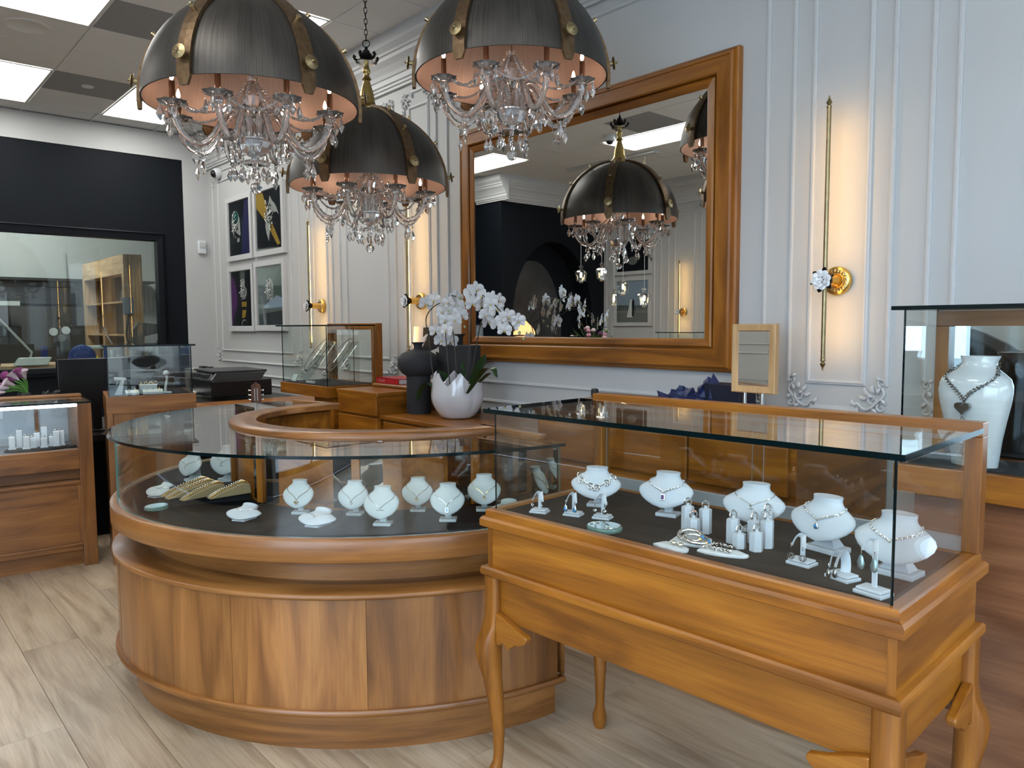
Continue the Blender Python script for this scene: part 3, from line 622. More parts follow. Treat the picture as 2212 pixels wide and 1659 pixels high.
# ---------------------------------------------------------------- on the walls
BM = thing('wall_mirror', 'huge rectangular wall mirror in a broad honey maple frame', 'mirror', (-3.134, 3.3, 1.989))
def rails(par, hw, hh, prof, mh, mv, name='frame_rail'):
    for k in range(4):
        a = MB().frame(-hw, -hh, hw, hh, prof, 0); mb = MB(); q = [a.v[i*4+j] for i in range(len(prof)) for j in (k, (k+1) % 4)]
        mb.add(q, [(i*2, i*2+1, i*2+3, i*2+2) for i in range(len(prof)-1)]); mb.build(name, mh if k % 2 == 0 else mv, par)
rails(BM, 1.077, .776, [(0, 0), (0, .032), (.008, .040), (.018, .040), (.02, .056), (.028, .064), (.036, .064), (.038, .058), (.105, .058), (.112, .052), (.114, .034), (.120, .034), (.122, .050), (.130, .056), (.158, .050), (.165, .046), (.167, .040)], wX, wZ)
MB().box(-.912, -.045, -.611, .912, -.040, .611).build('mirror_glass', mir_m, BM)
def frame_pic(x0, z0, x1, z1, label, art, y=3.3, sg=-1):
    t = thing('framed_picture', label, 'picture', ((x0+x1)/2, y, (z0+z1)/2), 0 if sg < 0 else PI); hw, hh = (x1-x0)/2, (z1-z0)/2
    rails(t, hw, hh, [(0, 0), (0, .034), (.052, .034), (.054, .018), (.058, .018)], mold_m, mold_m)
    a, b = hw-.054, hh-.054; mats = [pdark_m]; mb = MB().box(-a, -.016, -b, a, -.010, b)
    for i, (mm, pts) in enumerate(art):
        if mm not in mats: mats.append(mm)
        mb.ext([(px*a, -.0161-.0003*i, pz*b) for px, pz in pts], (0, -.0003, 0), mats.index(mm))
    mb.build('print', mats, t); MB().box(-a, -.0245, -b, a, -.0235, b).build('glazing', pane_m, t); return t
def blob(cx, cz, rx, rz, n=14, a=0, w=0):
    rb = random.Random(cx*7+cz*13+n); out = []
    for k in range(n):
        t = 2*PI*k/n; f = 1+w*(rb.random()-.5); x, z = rx*f*math.cos(t), rz*f*math.sin(t); out.append((cx+x*math.cos(a)-z*math.sin(a), cz+x*math.sin(a)+z*math.cos(a)))
    return out
specks = lambda cx, cz, rx, rz, n, s, mm, a=0: [(mm, blob(cx+(q := blob(0, 0, rx*random.Random(i*3+n).random(), rz*random.Random(i*5+n).random(), 7, a)[i % 7])[0], cz+q[1], s, s*.8, 6, i)) for i in range(n)]
art1 = [(dblue_m, [(.1, -1), (1, -1), (1, 1), (.55, 1), (.25, .2)]), (plt_m, blob(-.35, .12, .40, .56, 20, .25, .12)), (pdark_m, blob(-.3, -.22, .25, .30, 16, .2)), (stone_g, blob(-.35, .40, .26, .22, 14, .2)), (plt_m, [(-.45, -.1), (.05, -.3), (.1, -.15), (-.4, .05)]), (plt_m, [(-.28, -.52), (-.02, -.5), (-.02, -.38), (-.22, -.36)])]+specks(-.3, .15, .35, .45, 46, .035, pdark_m, .25)+specks(-.3, .1, .36, .5, 30, .03, paper_m, .25)
art2 = [(ochre_m, [(-1, 1), (-.5, 1), (-.1, .35), (.3, -.2), (.8, -.85), (.6, -.9), (.1, -.4), (-.45, .1), (-1, .5)]), (pmid_m, [(-1, -1), (1, -1), (1, -.98), (-.2, -.92), (-1, -.95)]), (plt_m, [(.1, .8), (.25, .62), (.45, .5), (.6, .35), (.75, .1), (.6, .2), (.35, .22), (.2, 0), (.05, -.35), (-.05, -.72), (-.22, -.45), (-.3, -.2), (-.25, .1), (-.2, .4), (0, .55)])]+specks(.1, .15, .3, .5, 60, .035, pdark_m, .3)+specks(.1, .15, .32, .55, 44, .03, paper_m, .3)
art3 = [(purp_m, [(-1, .72), (-.75, .8), (-.5, .45), (-.35, -.1), (-.5, -.35), (-.8, -.7), (-.95, -1), (-1, -1)]), (pgrey_m, [(-.1, 1), (.35, 1), (.35, .1), (-.1, .1)]), (plt_m, blob(.15, .55, .2, .18, 10, 0, .4)), (plt_m, blob(.2, .2, .33, .26, 12, 0, .4)), (ochre_m, [(0, -.12), (.45, -.12), (.45, -.3), (0, -.3)]), (ochre_m, [(.05, -.42), (.42, -.42), (.3, -.68), (.0, -.72)]), (plt_m, [(-.05, -1), (.0, -.9), (.15, -.8), (.35, -.8), (.5, -.9), (.45, -.86), (.3, -.76), (.12, -.76), (-.05, -.88)])]+specks(.2, .3, .28, .38, 44, .03, pdark_m)+specks(.2, .3, .28, .38, 30, .026, paper_m)
art4 = [(pgrey_m, [(-1, -1), (1, -1), (1, 1), (-1, 1)]), (mat('print_green', (.06,.10,.08), .6), [(.25, .4), (.6, .75), (1, .95), (1, -.1), (.4, -.1)]), (pdark_m, [(-1, -.62), (1, -.5), (1, -1), (-1, -1)]), (plt_m, blob(-.05, .2, .32, .40, 20, .05, .2)), (psky_m, [(-.6, -.36), (.5, .0), (1, -.12), (1, -.4), (-.4, -.42)]), (pmid_m, [(-.78, .0), (-.6, .0), (-.35, -1), (-.55, -1)])]+specks(-.05, .2, .27, .34, 44, .035, pgrey_m)+specks(-.05, .2, .28, .34, 30, .03, paper_m)
for (b, l, a) in (((-8.42, 2.165, -7.745, 2.845), 'white-framed print of an emerald ring on black, top left of four', art1), ((-7.695, 2.165, -6.99, 2.86), 'white-framed print of a diamond jewel on ochre cloth, top right of four', art2),
                  ((-8.43, 1.405, -7.75, 2.105), 'white-framed print of a purple-backed jewel, bottom left of four', art3), ((-7.72, 1.41, -7.01, 2.115), 'white-framed grey print of an owl-shaped diamond jewel, bottom right of four', art4)):
    frame_pic(*b, l, a).__setitem__('group', 'white-framed jewellery prints')
wed = [(psky_m, [(-1, -.3), (1, -.3), (1, 1), (-1, 1)]), (pgrey_m, [(-1, -.4), (1, -.35), (1, -.15), (-1, -.2)]), (pmid_m, [(-1, -1), (1, -1), (1, -.4), (-1, -.4)]), (pdark_m, [(-1, -.2), (-.6, -.2), (-.5, .2), (-.8, .35), (-1, .3)]), (paper_m, [(-.02, -.75), (.35, -.75), (.2, -.2), (.12, .1), (.02, .1), (.03, -.2)]), (pdark_m, [(-.1, -.7), (.02, -.7), (.02, .0), (-.05, .14), (-.14, .0)])]+[(plt_m, [(x, -.55), (x+.03, -.55), (x+.03, -.3), (x, -.3)]) for x in [-.95+.13*i for i in range(15)] if not -.2 < x < .35]
frame_pic(-8.21, 1.43, -7.46, 2.20, 'white-framed wedding photograph on the far wall, seen in the big mirror', wed, -3.0, 1); frame_pic(-8.21, 2.24, -7.46, 3.0, 'white-framed black print above the wedding photograph, seen in the big mirror', [(pmid_m, blob(0, -.5, .3, .2))], -3.0, 1)
def sconce(x, label, y=3.3, sg=1):
    t = thing('wall_sconce', label, 'wall lamp', (x, y, 1.635), 0 if sg > 0 else PI, 'tall brass rod sconces')
    MB().lathe([(.0, 0), (.060, 0), (.062, .004), (.062, .024), (.058, .030), (.046, .032), (.044, .028), (0, .028)], 36, ax=(0, -1, 0)).build('rosette', brass_m, t)
    mb = MB()
    for k in range(18): a = 2*PI*k/18; mb.ring((.043*math.cos(a), -.034, .043*math.sin(a)), .0075, .002, (0, 1, 0), 8, 4)
    mb.build('filigree_ring', dsil_m, t)
    MB().lathe([(.030, .028), (.026, .036), (.0245, .05), (.0245, .105), (.028, .116), (.0, .118)], 24, ax=(0, -1, 0)).build('arm', brass_m, t)
    MB().lathe([(.0092, -.335), (.0092, .715)], 12, c=(0, -.13, 0)).build('rod', abr_m, t)
    MB().box(-.0045, -.1222, -.325, .0045, -.1195, .705).build('light_strip', led_m, t)
    fin = [(.0092, 0), (.011, .003), (.011, .009), (.006, .013), (.009, .018), (.0125, .024), (.008, .032), (.0035, .042), (.004, .05), (.0, .053)]
    MB().lathe(fin, 14, c=(0, -.13, .715)).build('finial', abr_m, t); MB().lathe(fin, 14, c=(0, -.13, -.335), ax=(0, 0, -1)).build('finial', abr_m, t)
    MB().lathe([(.022, .116), (.032, .128), (.034, .142), (.026, .152), (.0, .154)], 20, ax=(0, -1, 0)).build('flower_cup', blkm_m, t)
    fl_ = MB().ball((0, -.168, 0), .010, 10, 6).build('porcelain_flower', porc_m, t)
    for ring, n, rad, sz, yy in ((0, 4, .009, .011, -.176), (1, 6, .018, .015, -.171), (2, 8, .027, .018, -.162)):
        for k in range(n):
            a = 2*PI*k/n+ring*.5; tl = R(52-20*ring); MB().loft([[(sz*w_*math.cos(q), .0016*math.sin(q), z_*sz) for q in [2*PI*j/8 for j in range(8)]] for w_, z_ in ((.15, -.6), (.75, -.1), (.85, .35), (.55, .75), (.1, 1.0))]).xf(Matrix.Translation((0, yy, 0)) @ Matrix.Rotation(-a+PI/2, 4, 'Y') @ Matrix.Translation((0, 0, rad)) @ Matrix.Rotation(tl, 4, 'X')).build('petal', porc_m, fl_)
    for k in range(6):
        a = 2*PI*k/6+.3; c, s_ = math.cos(a), math.sin(a)
        MB().tube([(.024*c, -.146, .024*s_), (.038*c, -.150, .038*s_), (.048*c, -.160, .048*s_), (.054*c, -.156, .054*s_)], [.004, .010, .009, .002], 6, fx=1, fy=.4).build('leaf', blkm_m, t)
    return t
S1 = sconce(-1.565, 'tall brass rod sconce with white flower, beside the table mirror at right')
dup(S1, (-4.735, 3.3, 1.635), 0, 'tall brass rod sconce partly behind the white orchids, left of the big mirror'); dup(S1, (-6.295, 3.3, 1.635), 0, 'tall brass rod sconce nearest the four framed prints'); dup(S1, (-6.86, -3.0, 1.635), PI, 'brass rod sconce on the opposite wall, seen in the big mirror')
t = thing('motion_sensor', 'small white motion sensor on the wall left of the framed prints', 'sensor', (XW, 3.20, 2.366))
MB().box(0, -.045, -.075, .04, .045, .075).build('housing', gloss_w, t, bev=.01); MB().box(.04, -.03, -.01, .046, .03, .05).build('lens', lgrey_m, t, bev=.006)
TM = thing('table_mirror', 'small tabletop mirror in a blond wood frame on two chrome posts', 'mirror', (-1.78, 2.98, 1.055))
MB().box(-.145, -.075, 0, .145, .045, .024).build('base', blond, TM, bev=.006)
for x in (-.042, .042): MB().lathe([(.0085, .024), (.0085, .11)], 14, c=(x, 0, 0)).build('post', chr_m, TM)
tm = thing('mirror_panel', None, None, (0, 0, .245)); tm.parent = TM
rails(tm, .105, .15, [(0, -.02), (0, .008), (.004, .012), (.028, .010), (.034, .0), (.035, -.004)], blond, blond)
MB().box(-.104, -.002, -.149, .104, .02, .149).build('backing', blond, tm); MB().box(-.074, -.0045, -.118, .074, -.0025, .118).build('mirror_glass', mir_m, tm)
# ---------------------------------------------------------------- dome chandeliers
CH = thing('dome_chandelier', 'gunmetal dome chandelier with crystal arms, nearest the camera at upper left', 'chandelier', (-3.084, 1.328, 2.346), R(-56))
A0 = R(55)     # arms relative to the straps
RD = .42
prof = [(RD*math.cos(R(a)), .415*math.sin(R(a))) for a in range(0, 89, 4)]; inn = [((RD-.006)*math.cos(R(a)), .409*math.sin(R(a))) for a in range(88, -1, -4)]
mb = MB().lathe(prof, 72, mi=0); mb.lathe(inn, 72, mi=1); mb.lathe([(RD-.006, 0), (RD, 0)], 72, mi=0)
mb.build('dome', [domeo_m, domei_m], CH)
def strap_mesh():
    mb = MB(); rings = []
    for i in range(24):
        a = R(-5.2+i*3.9); hw = .027*(.55 if i == 0 else 1); r0, r1 = RD+.0005, RD+.0135
        if i < 2: r, z = 1, .415*math.sin(a)
        else: r, z = math.cos(a), .415*math.sin(a)
        q = lambda rr, y: (rr*r, y, z*rr/RD)
        rings.append([q(r0, -hw), q(r1, -hw), q(r1+.001, 0), q(r1, hw), q(r0, hw)])
    return mb.loft(rings, sm=False).mesh('strap', bronze_m)
strap_me = strap_mesh()
stud_me = MB().lathe([(.0085, 0), (.0085, .016), (.0105, .017), (.0105, .022), (0, .023)], 12).mesh('stud', mat('stud_brass', (.62,.50,.30), .22, 1))
ros_me = MB().lathe([(.009, 0), (.009, .020), (.023, .021), (.027, .024), (.0265, .027), (.012, .030), (.006, .033), (.005, .038), (.002, .042), (0, .043)], 40, rf=lambda t: 1+.03*math.cos(20*t)).mesh('rosette_knob', abr_m)
for k in range(6):
    a = R(60*k); s_ = place('strap', strap_me, CH, rot=(0, 0, a))
    for el, me in ((9, ros_me), (35, stud_me), (60, stud_me)):
        e = R(el); v = Vector((math.cos(e), 0, math.sin(e))); q = Vector((0,0,1)).rotation_difference(v).to_matrix().to_4x4()
        q.translation = v*(RD+.012) * 1.0; q.translation.z *= .415/RD; place('rosette_knob' if el == 9 else 'stud', me, s_, M=q)
# top: brass spindle, glass dish, dark crown, chain
MB().lathe([(.0, .40), (.085, .402), (.088, .412), (.074, .424), (.05, .436), (.044, .45), (.040, .47), (.036, .50), (.026, .535), (.019, .556), (.017, .566), (.026, .576), (.017, .588), (.014, .60), (.019, .61), (.022, .62), (.016, .632), (.012, .64), (.012, .665), (0, .665)], 28).build('spindle', brass_m if False else mat('dull_brass', (.50,.36,.13), .25, 1), CH)
MB().lathe([(.012, .640), (.03, .642), (.050, .650), (.058, .662), (.054, .664), (.04, .655), (.012, .650)], 28).build('glass_dish', cry_m, CH)
cm = MB().lathe([(.0, .660), (.022, .664), (.028, .672), (.024, .680), (.034, .694), (.030, .708), (.018, .716), (.020, .722), (.009, .732), (.009, .745), (0, .746)], 20)
for k in range(5):
    a = 2*PI*k/5; c, s_ = math.cos(a), math.sin(a)
    cm.tube(smooth([(r*c, r*s_, z) for r, z in ((.02, .69), (.04, .676), (.058, .680), (.066, .694), (.060, .702))], 3), [.006]*5+[.007]*4+[.009]*3+[.010], 6)
cm.build('crown', blkm_m, CH); MB().ring((0, 0, .762), .019, .003, (1, .3, 0), 18, 6).build('hanging_ring', blkm_m, CH)
link_me = MB().tube([(.0085*math.cos(t), 0, .0175*math.sin(t)) for t in [2*PI*i/14 for i in range(14)]], .0026, 6, closed=True, sm=True).mesh('chain_link', blkm_m)
z, k = .792, 0
while z < 1.25: place('chain_link', link_me, CH, loc=(0, 0, z), rot=(0, 0, R(20+90*(k % 2)))); z += .0285; k += 1
# centre column, hub and lower dish
MB().lathe([(.012, .12), (.026, .115), (.02, .10), (.028, .09), (.040, .06), (.042, .035), (.034, .0), (.020, -.03), (.014, -.04), (.020, -.05), (.012, -.06), (.012, -.13), (0, -.13)], 16, sm=False).build('centre_column', cry_m, CH)
MB().lathe([(.006, .40), (.006, .12)], 8).build('stem', chr_m, CH)
MB().lathe([(.0, -.128), (.052, -.128), (.060, -.131), (.060, -.136), (.052, -.139), (0, -.139)], 28).build('hub', chr_m, CH)
MB().lathe([(.0, -.139), (.064, -.137), (.067, -.145), (.060, -.168), (.046, -.188), (.026, -.199), (.012, -.202), (0, -.202)], 12, sm=False).build('bowl', mat('cut_crystal', (.86,.87,.90), .06, trans=.75, ior=1.5), CH)
MB().lathe([(.012, -.20), (.018, -.212), (.03, -.214), (.056, -.222), (.060, -.228), (.05, -.229), (.02, -.222), (.010, -.224), (.008, -.24), (0, -.242)], 24, rf=lambda t: 1+.06*math.cos(10*t)).build('lower_dish', cry_m, CH)
drop_prof = [(0, 0), (.0026, -.001), (.0026, -.007), (.008, -.014), (.0165, -.035), (.0155, -.040), (.008, -.054), (0, -.063)]
drop_me = MB().lathe([(0, .012), (.004, .009), (.0055, .006), (.004, .002)], 6, sm=False).lathe(drop_prof, 6, sm=False, sy=.6).mesh('crystal_drop', cry_m)
long_me = MB().lathe([(0, .034), (.004, .031), (.0055, .028), (.004, .024), (.0015, .022), (.004, .018), (.0055, .015), (.004, .011), (.0012, .008)], 6, sm=False).lathe(drop_prof, 6, sm=False, sy=.6).mesh('crystal_drop', cry_m)
ballc_me = MB().lathe([(0, .075)]+[(.0045*(1 if i % 2 else .3), .07-.006*i) for i in range(9)]+[(.003, .012)], 6, sm=False).ball((0, 0, -.012), .024, 9, 6, sm=False).mesh('crystal_ball', cry_m)
bulb_me = MB().lathe([(.0, 0), (.006, .002), (.0085, .010), (.006, .022), (.0025, .032), (0, .036)], 10).mesh('bulb', bulb_m)
env_me = MB().lathe([(.008, -.006), (.0135, .006), (.0145, .016), (.011, .032), (.005, .046), (0, .056)], 12).mesh('bulb_glass', env_m)
ap = smooth([(.046, 0, -.130), (.050, 0, -.075), (.070, 0, -.030), (.102, 0, -.034), (.135, 0, -.085), (.175, 0, -.150), (.222, 0, -.178), (.272, 0, -.158), (.306, 0, -.112), (.318, 0, -.066)], 4)
def twist(pts, r, seg=8):
    mb = MB().tube(pts, r, seg); 
    for i in range(len(pts)):
        for k in range(seg):
            v = Vector(mb.v[i*seg+k]); c = Vector(pts[i]); mb.v[i*seg+k] = tuple(c+(v-c)*(1.16 if (k+i) % 2 else .86))
    return mb
arm_me = twist(ap, .0125).mesh('arm', arm_m)
sc = lambda t: 1+.10*math.cos(8*t)
cup_me = MB().lathe([(.010, -.075), (.016, -.070), (.016, -.064), (.010, -.060), (.020, -.054), (.050, -.040), (.054, -.034), (.046, -.037), (.018, -.048), (.014, -.042), (.018, -.030), (.013, -.026), (0, -.026)], 24, rf=sc).mesh('candle_cup', cry_m)
cand_me = MB().lathe([(.0115, -.030), (.0115, .040), (.008, .043), (0, .043)], 14).mesh('candle', cand_m)
def strand(p, q, sag, n, r=.0055):
    p, q = Vector(p), Vector(q); mb = MB()
    for i in range(n+1):
        t = i/n; c = p.lerp(q, t); c.z -= sag*4*t*(1-t); mb.ball(c, r*(1.25 if i % 5 == 2 else 1), 5, 4, sm=False)
    return mb
def rot2(p, a): return (p[0]*math.cos(a)-p[1]*math.sin(a), p[0]*math.sin(a)+p[1]*math.cos(a), p[2])
s1 = strand((.032, 0, .085), (.296, .012, -.030), .075, 34).mesh('bead_strand', cry_m)
s2 = strand(rot2((.30, .02, -.036), 0), rot2((.30, -.02, -.036), R(45)), .05, 26).mesh('bead_strand', cry_m)
s3 = strand((.222, 0, -.180), rot2((.222, 0, -.180), R(45)), .035, 20, .0036).mesh('bead_strand', cry_m)
for k in range(8):
    a = A0+R(45*k); ar = place('arm', arm_me, CH, rot=(0, 0, a))
    place('candle_cup', cup_me, ar, loc=(.318, 0, 0)); cn = place('candle', cand_me, ar, loc=(.318, 0, 0)); place('bulb', bulb_me, ar, loc=(.318, 0, .046)); place('bulb_glass', env_me, ar, loc=(.318, 0, .046))
    for m_, kind in ((s1, 1), (s2, 2)):
        o = place('bead_strand', m_, CH, rot=(0, 0, a)); tag(o, kind='stuff')
    for (r, da, z, me) in ((.364, .0, -.052, drop_me), (.33, .135, -.054, drop_me), (.33, -.135, -.054, long_me), (.222, 0, -.206, drop_me), (.240, .05, -.232 if k % 2 else -.206, long_me), (.150, .1, -.150, drop_me)):
        aa = a+da; place('crystal_drop', me, CH, loc=(r*math.cos(aa), r*math.sin(aa), z), rot=(0, 0, aa+k))
    aa = a+.2; place('crystal_drop', drop_me if k % 2 else long_me, CH, loc=(.056*math.cos(aa), .056*math.sin(aa), -.244), rot=(0, 0, aa))
    o = place('pendant_ring', bpy.data.meshes.get('pendant_ring') or MB().ring((0, 0, 0), .016, .002, (0, 1, 0), 16, 5).mesh('pendant_ring', cry_m), CH, loc=(.222*math.cos(a), .222*math.sin(a), -.190), rot=(0, 0, a))
place('crystal_ball', ballc_me, CH, loc=(0, 0, -.315))
dup(CH, (-2.574, 2.284, 2.528), R(-70), 'gunmetal dome chandelier with crystal arms, highest, in front of the big mirror top')
dup(CH, (-3.672, 2.216, 2.201), R(-61), 'gunmetal dome chandelier showing its chain and brass spindle, lowest and farthest of three')
for o in [x for x in bpy.data.objects if x.name.startswith('dome_chandelier')]: o['group'] = 'dome chandeliers'
# ---------------------------------------------------------------- jewellery displays
def qa(u, v, z=.885):
    c, s_ = math.cos(R(2.7)), math.sin(R(2.7)); return (-1.784+u*c-v*s_, 1.442+u*s_+v*c, z)
# bust levels: t, half width, half depth, y, z
BQ = [(.0345, .021, .004, .124), (.0342, .0208, .004, .1215), (.0335, .020, .003, .114), (.037, .020, .002, .107), (.048, .021, -.001, .0995), (.0615, .022, -.005, .092), (.074, .021, -.010, .084), (.079, .018, -.015, .076), (.0765, .015, -.021, .066), (.067, .012, -.027, .055), (.052, .009, -.032, .045), (.032, .006, -.036, .036), (.010, .003, -.038, .031)]
BR = [(.0285, .018, .006, .132), (.0283, .0178, .006, .1295), (.0278, .017, .005, .123), (.031, .017, .003, .116), (.040, .018, 0, .108), (.051, .018, -.005, .099), (.0585, .017, -.011, .089), (.060, .015, -.017, .079), (.0575, .013, -.023, .067), (.050, .011, -.029, .055), (.0385, .008, -.034, .044), (.022, .005, -.038, .035), (.007, .002, -.040, .031)]
BL = BQ
def bust_rings(k=1.0):
    return [[(w_*math.cos(2*PI*i/28)*k, (y+d*math.sin(2*PI*i/28))*k, z*k) for i in range(28)] for w_, d, y, z in BL]
def surf(t, a, off=.0016):
    """point on the bust front; t = level index (float), a = angle from straight ahead"""
    i = min(int(t), len(BL)-2); f = t-i; w_, d, y, z = [p+(q-p)*f for p, q in zip(BL[i], BL[i+1])]
    n = Vector((math.sin(a)/max(w_, .004), -math.cos(a)/max(d, .004), 0)).normalized()
    return Vector((w_*math.sin(a), y-d*math.cos(a), z))+n*off
def bust(loc, rz, label, kind='stand', k=1.0, m_=None, cat='necklace bust', group='white necklace busts'):
    global BL
    BL = BQ if (m_ is None or kind == 'tall') else BR
    if kind == 'flat': BL = BQ
    m_ = m_ or white_m; t = thing('necklace_bust', label, cat, loc, rz, group)
    M = Matrix.Scale(k, 4)
    if kind == 'flat': M = Matrix.Translation((0, -.030*k, .008*k)) @ Matrix.Rotation(R(-44), 4, 'X') @ Matrix.Scale(k*.92, 4) @ Matrix.Translation((0, .038, -.031))
    b = MB().loft(bust_rings()[::-1]).xf(M)
    b.build('torso', m_, t)
    if kind == 'stand':
        MB().ext([(-.011*k, .004*k, 0), (.011*k, .004*k, 0), (.011*k, .018*k, 0), (-.011*k, .018*k, 0)], (0, -.004*k, .075*k)).build('stem', m_, t, bev=.002)
        MB().box(-.030*k, -.020*k, 0, .030*k, .026*k, .011*k).build('base', m_, t, bev=.003)
    elif kind == 'tall':
        MB().loft([[(sx*w_*k, (y0+sy*d)*k, z*k) for sx, sy in ((-1, -1), (1, -1), (1, 1), (-1, 1))] for w_, d, y0, z in ((.030, .020, .006, .012), (.018, .012, .010, .028), (.017, .010, .010, .05), (.036, .012, .004, .082))], sm=False).build('stem', m_, t, bev=.002)
        MB().box(-.040*k, -.024*k, 0, .040*k, .034*k, .012*k).build('base', m_, t, bev=.003)
    else:
        MB().ext([(-.026*k, -.028*k, 0), (.026*k, -.028*k, 0), (.040*k, .036*k, 0), (-.040*k, .036*k, 0)], (0, 0, .006*k)).build('base', m_, t, bev=.002)
        MB().ext([(-.022*k, -.02*k, .006*k), (-.022*k, .030*k, .006*k), (-.022*k, .026*k, .038*k), (-.022*k, .012*k, .034*k)], (.044*k, 0, 0)).build('wedge', m_, t, bev=.002)
    return t, M
def necklace(t, M, label, mm, r=.0009, tN=3.3, tE=7.6, n=28, pend=None, chunky=0, spread=112):
    """chain lying on a bust; a thing of its own that shares the bust's placement"""
    pts = [M @ surf(tN+(tE-tN)*(1-abs(s_))**1.05, R(spread)*s_*(.30+.70*abs(s_)), .0010+r) for s_ in [i/n*2-1 for i in range(n+1)]]
    o = thing('necklace', label, 'necklace', t.location, t.rotation_euler.z, 'necklaces in the showcases')
    mb = MB()
    if chunky:
        q = smooth(pts, 3)
        for i in range(0, len(q)-1, 2): mb.ring(q[i], r*1.9, r*.75, (q[i+1]-q[i]).cross(Vector((0, .3 if i % 4 else 1, 1))), 8, 4)
        if chunky > 1:
            for i in range(8, len(q)-4, 13): mb.ring(q[i]+Vector((0, -.002, 0)), .0085, .0016, (0, -1, .35), 16, 5)
    else: mb.tube(pts, r, 5)
    mb.build('chain', mm, o); c = pts[n//2]
    if pend:
        k = M.to_scale()[0]; kind, pm = pend
        if kind == 'round': MB().ring(c+Vector((0, -.003, -.006*k)), .0048*k, .0012, (0, -1, .3), 14, 5).ball(c+Vector((0, -.003, -.006*k)), .002, 8, 5).build('pendant', pm, o)
        elif kind == 'gem':
            MB().box(-.0065, -.003, -.009, .0065, .003, .009).xf(Matrix.Translation(c+Vector((0, -.004, -.014))) @ Matrix.Rotation(R(-14), 4, 'X')).build('setting', sil_m, o, bev=.001)
            MB().box(-.0042, -.0045, -.0065, .0042, -.0025, .0065).xf(Matrix.Translation(c+Vector((0, -.004, -.014))) @ Matrix.Rotation(R(-14), 4, 'X')).build('stone', pm, o, bev=.0012)
        elif kind == 'bar': MB().tube([c+Vector((-.014, 0, -.002)), c+Vector((.014, 0, -.002))], .0011, 6).build('pendant', pm, o)
        elif kind == 'cross': MB().tube([c, c+Vector((0, -.003, -.020))], .0012, 6).tube([c+Vector((-.006, -.001, -.007)), c+Vector((.006, -.001, -.007))], .0012, 6).build('pendant', pm, o)
        elif kind == 'heart': heart(o, c+Vector((0, -.004, -.008*k)), .008*k, pm)
        elif kind == 'drop':
            MB().lathe([(0, .009), (.003, .004), (.0075, -.004), (.006, -.010), (0, -.012)], 14, sy=.5, c=c+Vector((0, -.004, -.012))).build('setting', sil_m, o); MB().ball(c+Vector((0, -.007, -.015)), .0048, 10, 6, sc=(1, .5, 1)).build('stone', pm, o)
    return o
def heart(par, c, s_, mm, name='pendant'):
    P = []
    for i in range(24):
        a = 2*PI*i/24; P.append((c[0]+s_*math.sin(a)**3, c[1], c[2]+s_*(.81*math.cos(a)-.31*math.cos(2*a)-.12*math.cos(3*a)-.06*math.cos(4*a))))
    return MB().ext(P, (0, -s_*.5, 0)).build(name, mm, par, bev=s_*.2, seg=3)
face = lambda x, y, d=0: math.atan2(-y, -x)+PI/2+R(d)     # turn a display's front (-y) to the camera
QB = [(.216, .300, 'leftmost necklace bust on the showcase table, with a chain of big rings', 'stand', 1.0, -12, dict(mm=sil_m, r=.0013, chunky=2, tE=8.6), 'chunky silver chain of large round links on the first showcase-table bust'),
      (.444, .350, 'necklace bust with dark purple stone pendant, second on the showcase table', 'stand', 1.06, -20, dict(mm=sil_m, r=.0011, chunky=1, tE=7.2, pend=('gem', stone_p)), 'silver necklace with square dark purple pendant'),
      (.712, .372, 'necklace bust standing behind the group of white ring posts', 'stand', 1.08, -18, dict(mm=sil_m, r=.0012, tE=7.0, pend=('round', sil_m)), 'plain thick silver chain on the bust behind the ring posts'),
      (.925, .330, 'necklace bust on a flared stand wearing a blue drop pendant', 'tall', 1.12, -34, dict(mm=sil_m, r=.0012, chunky=1, tE=6.9, pend=('drop', stone_b)), 'silver chain with a blue teardrop pendant on the flared bust'),
      (1.115, .262, 'necklace bust on a flared stand by the right end glass of the showcase table', 'tall', 1.14, -24, dict(mm=sil_m, r=.0012, chunky=1, tE=7.2), 'silver link chain on the bust at the right end of the showcase table')]
for u, v, lab, kd, k, d, nk, nl in QB:
    p = qa(u, v); t, M = bust(p, face(p[0], p[1], d), lab, kd, k); necklace(t, M, nl, **nk)
def ear_stand(p, rz, label, arch=False, h=.062, k=1.0):
    t = thing('earring_stand', label, 'earring stand', p, rz, 'white earring stands')
    MB().box(-.027*k, -.020*k, 0, .027*k, .020*k, .007*k).build('base', white_m, t, bev=.002); MB().box(-.024*k, -.017*k, .007*k, .024*k, .017*k, .0125*k).build('base_top', white_m, t, bev=.003)
    if arch:
        MB().tube(smooth([(0, .008, .012), (0, .010, .03), (0, .006, .052), (0, -.004, .060), (0, -.014, .052), (0, -.024, .030)], 4), .009*k, 4, fx=1, fy=.22).build('arched_arm', white_m, t)
        MB().tube(smooth([(-.016, .004, .052), (-.016, -.006, .058), (-.016, -.016, .050), (-.014, -.026, .026)], 4), .007*k, 4, fx=1, fy=.22).build('arm', white_m, t)
        return t, [(-.015, -.026, .030), (.0, -.024, .034)]
    MB().box(-.0055, .001, .012, .0055, .006, h).build('post', white_m, t, bev=.001)
    ends = []
    for s_ in (-1, 1):
        MB().tube(smooth([(s_*.002, .004, h-.004), (s_*.006, -.004, h+.001), (s_*.011, -.013, h-.008), (s_*.015, -.019, h-.024)], 4), .0062, 4, fx=1, fy=.3).build('arm', white_m, t); ends.append((s_*.0148, -.0215, h-.022))
    return t, ends
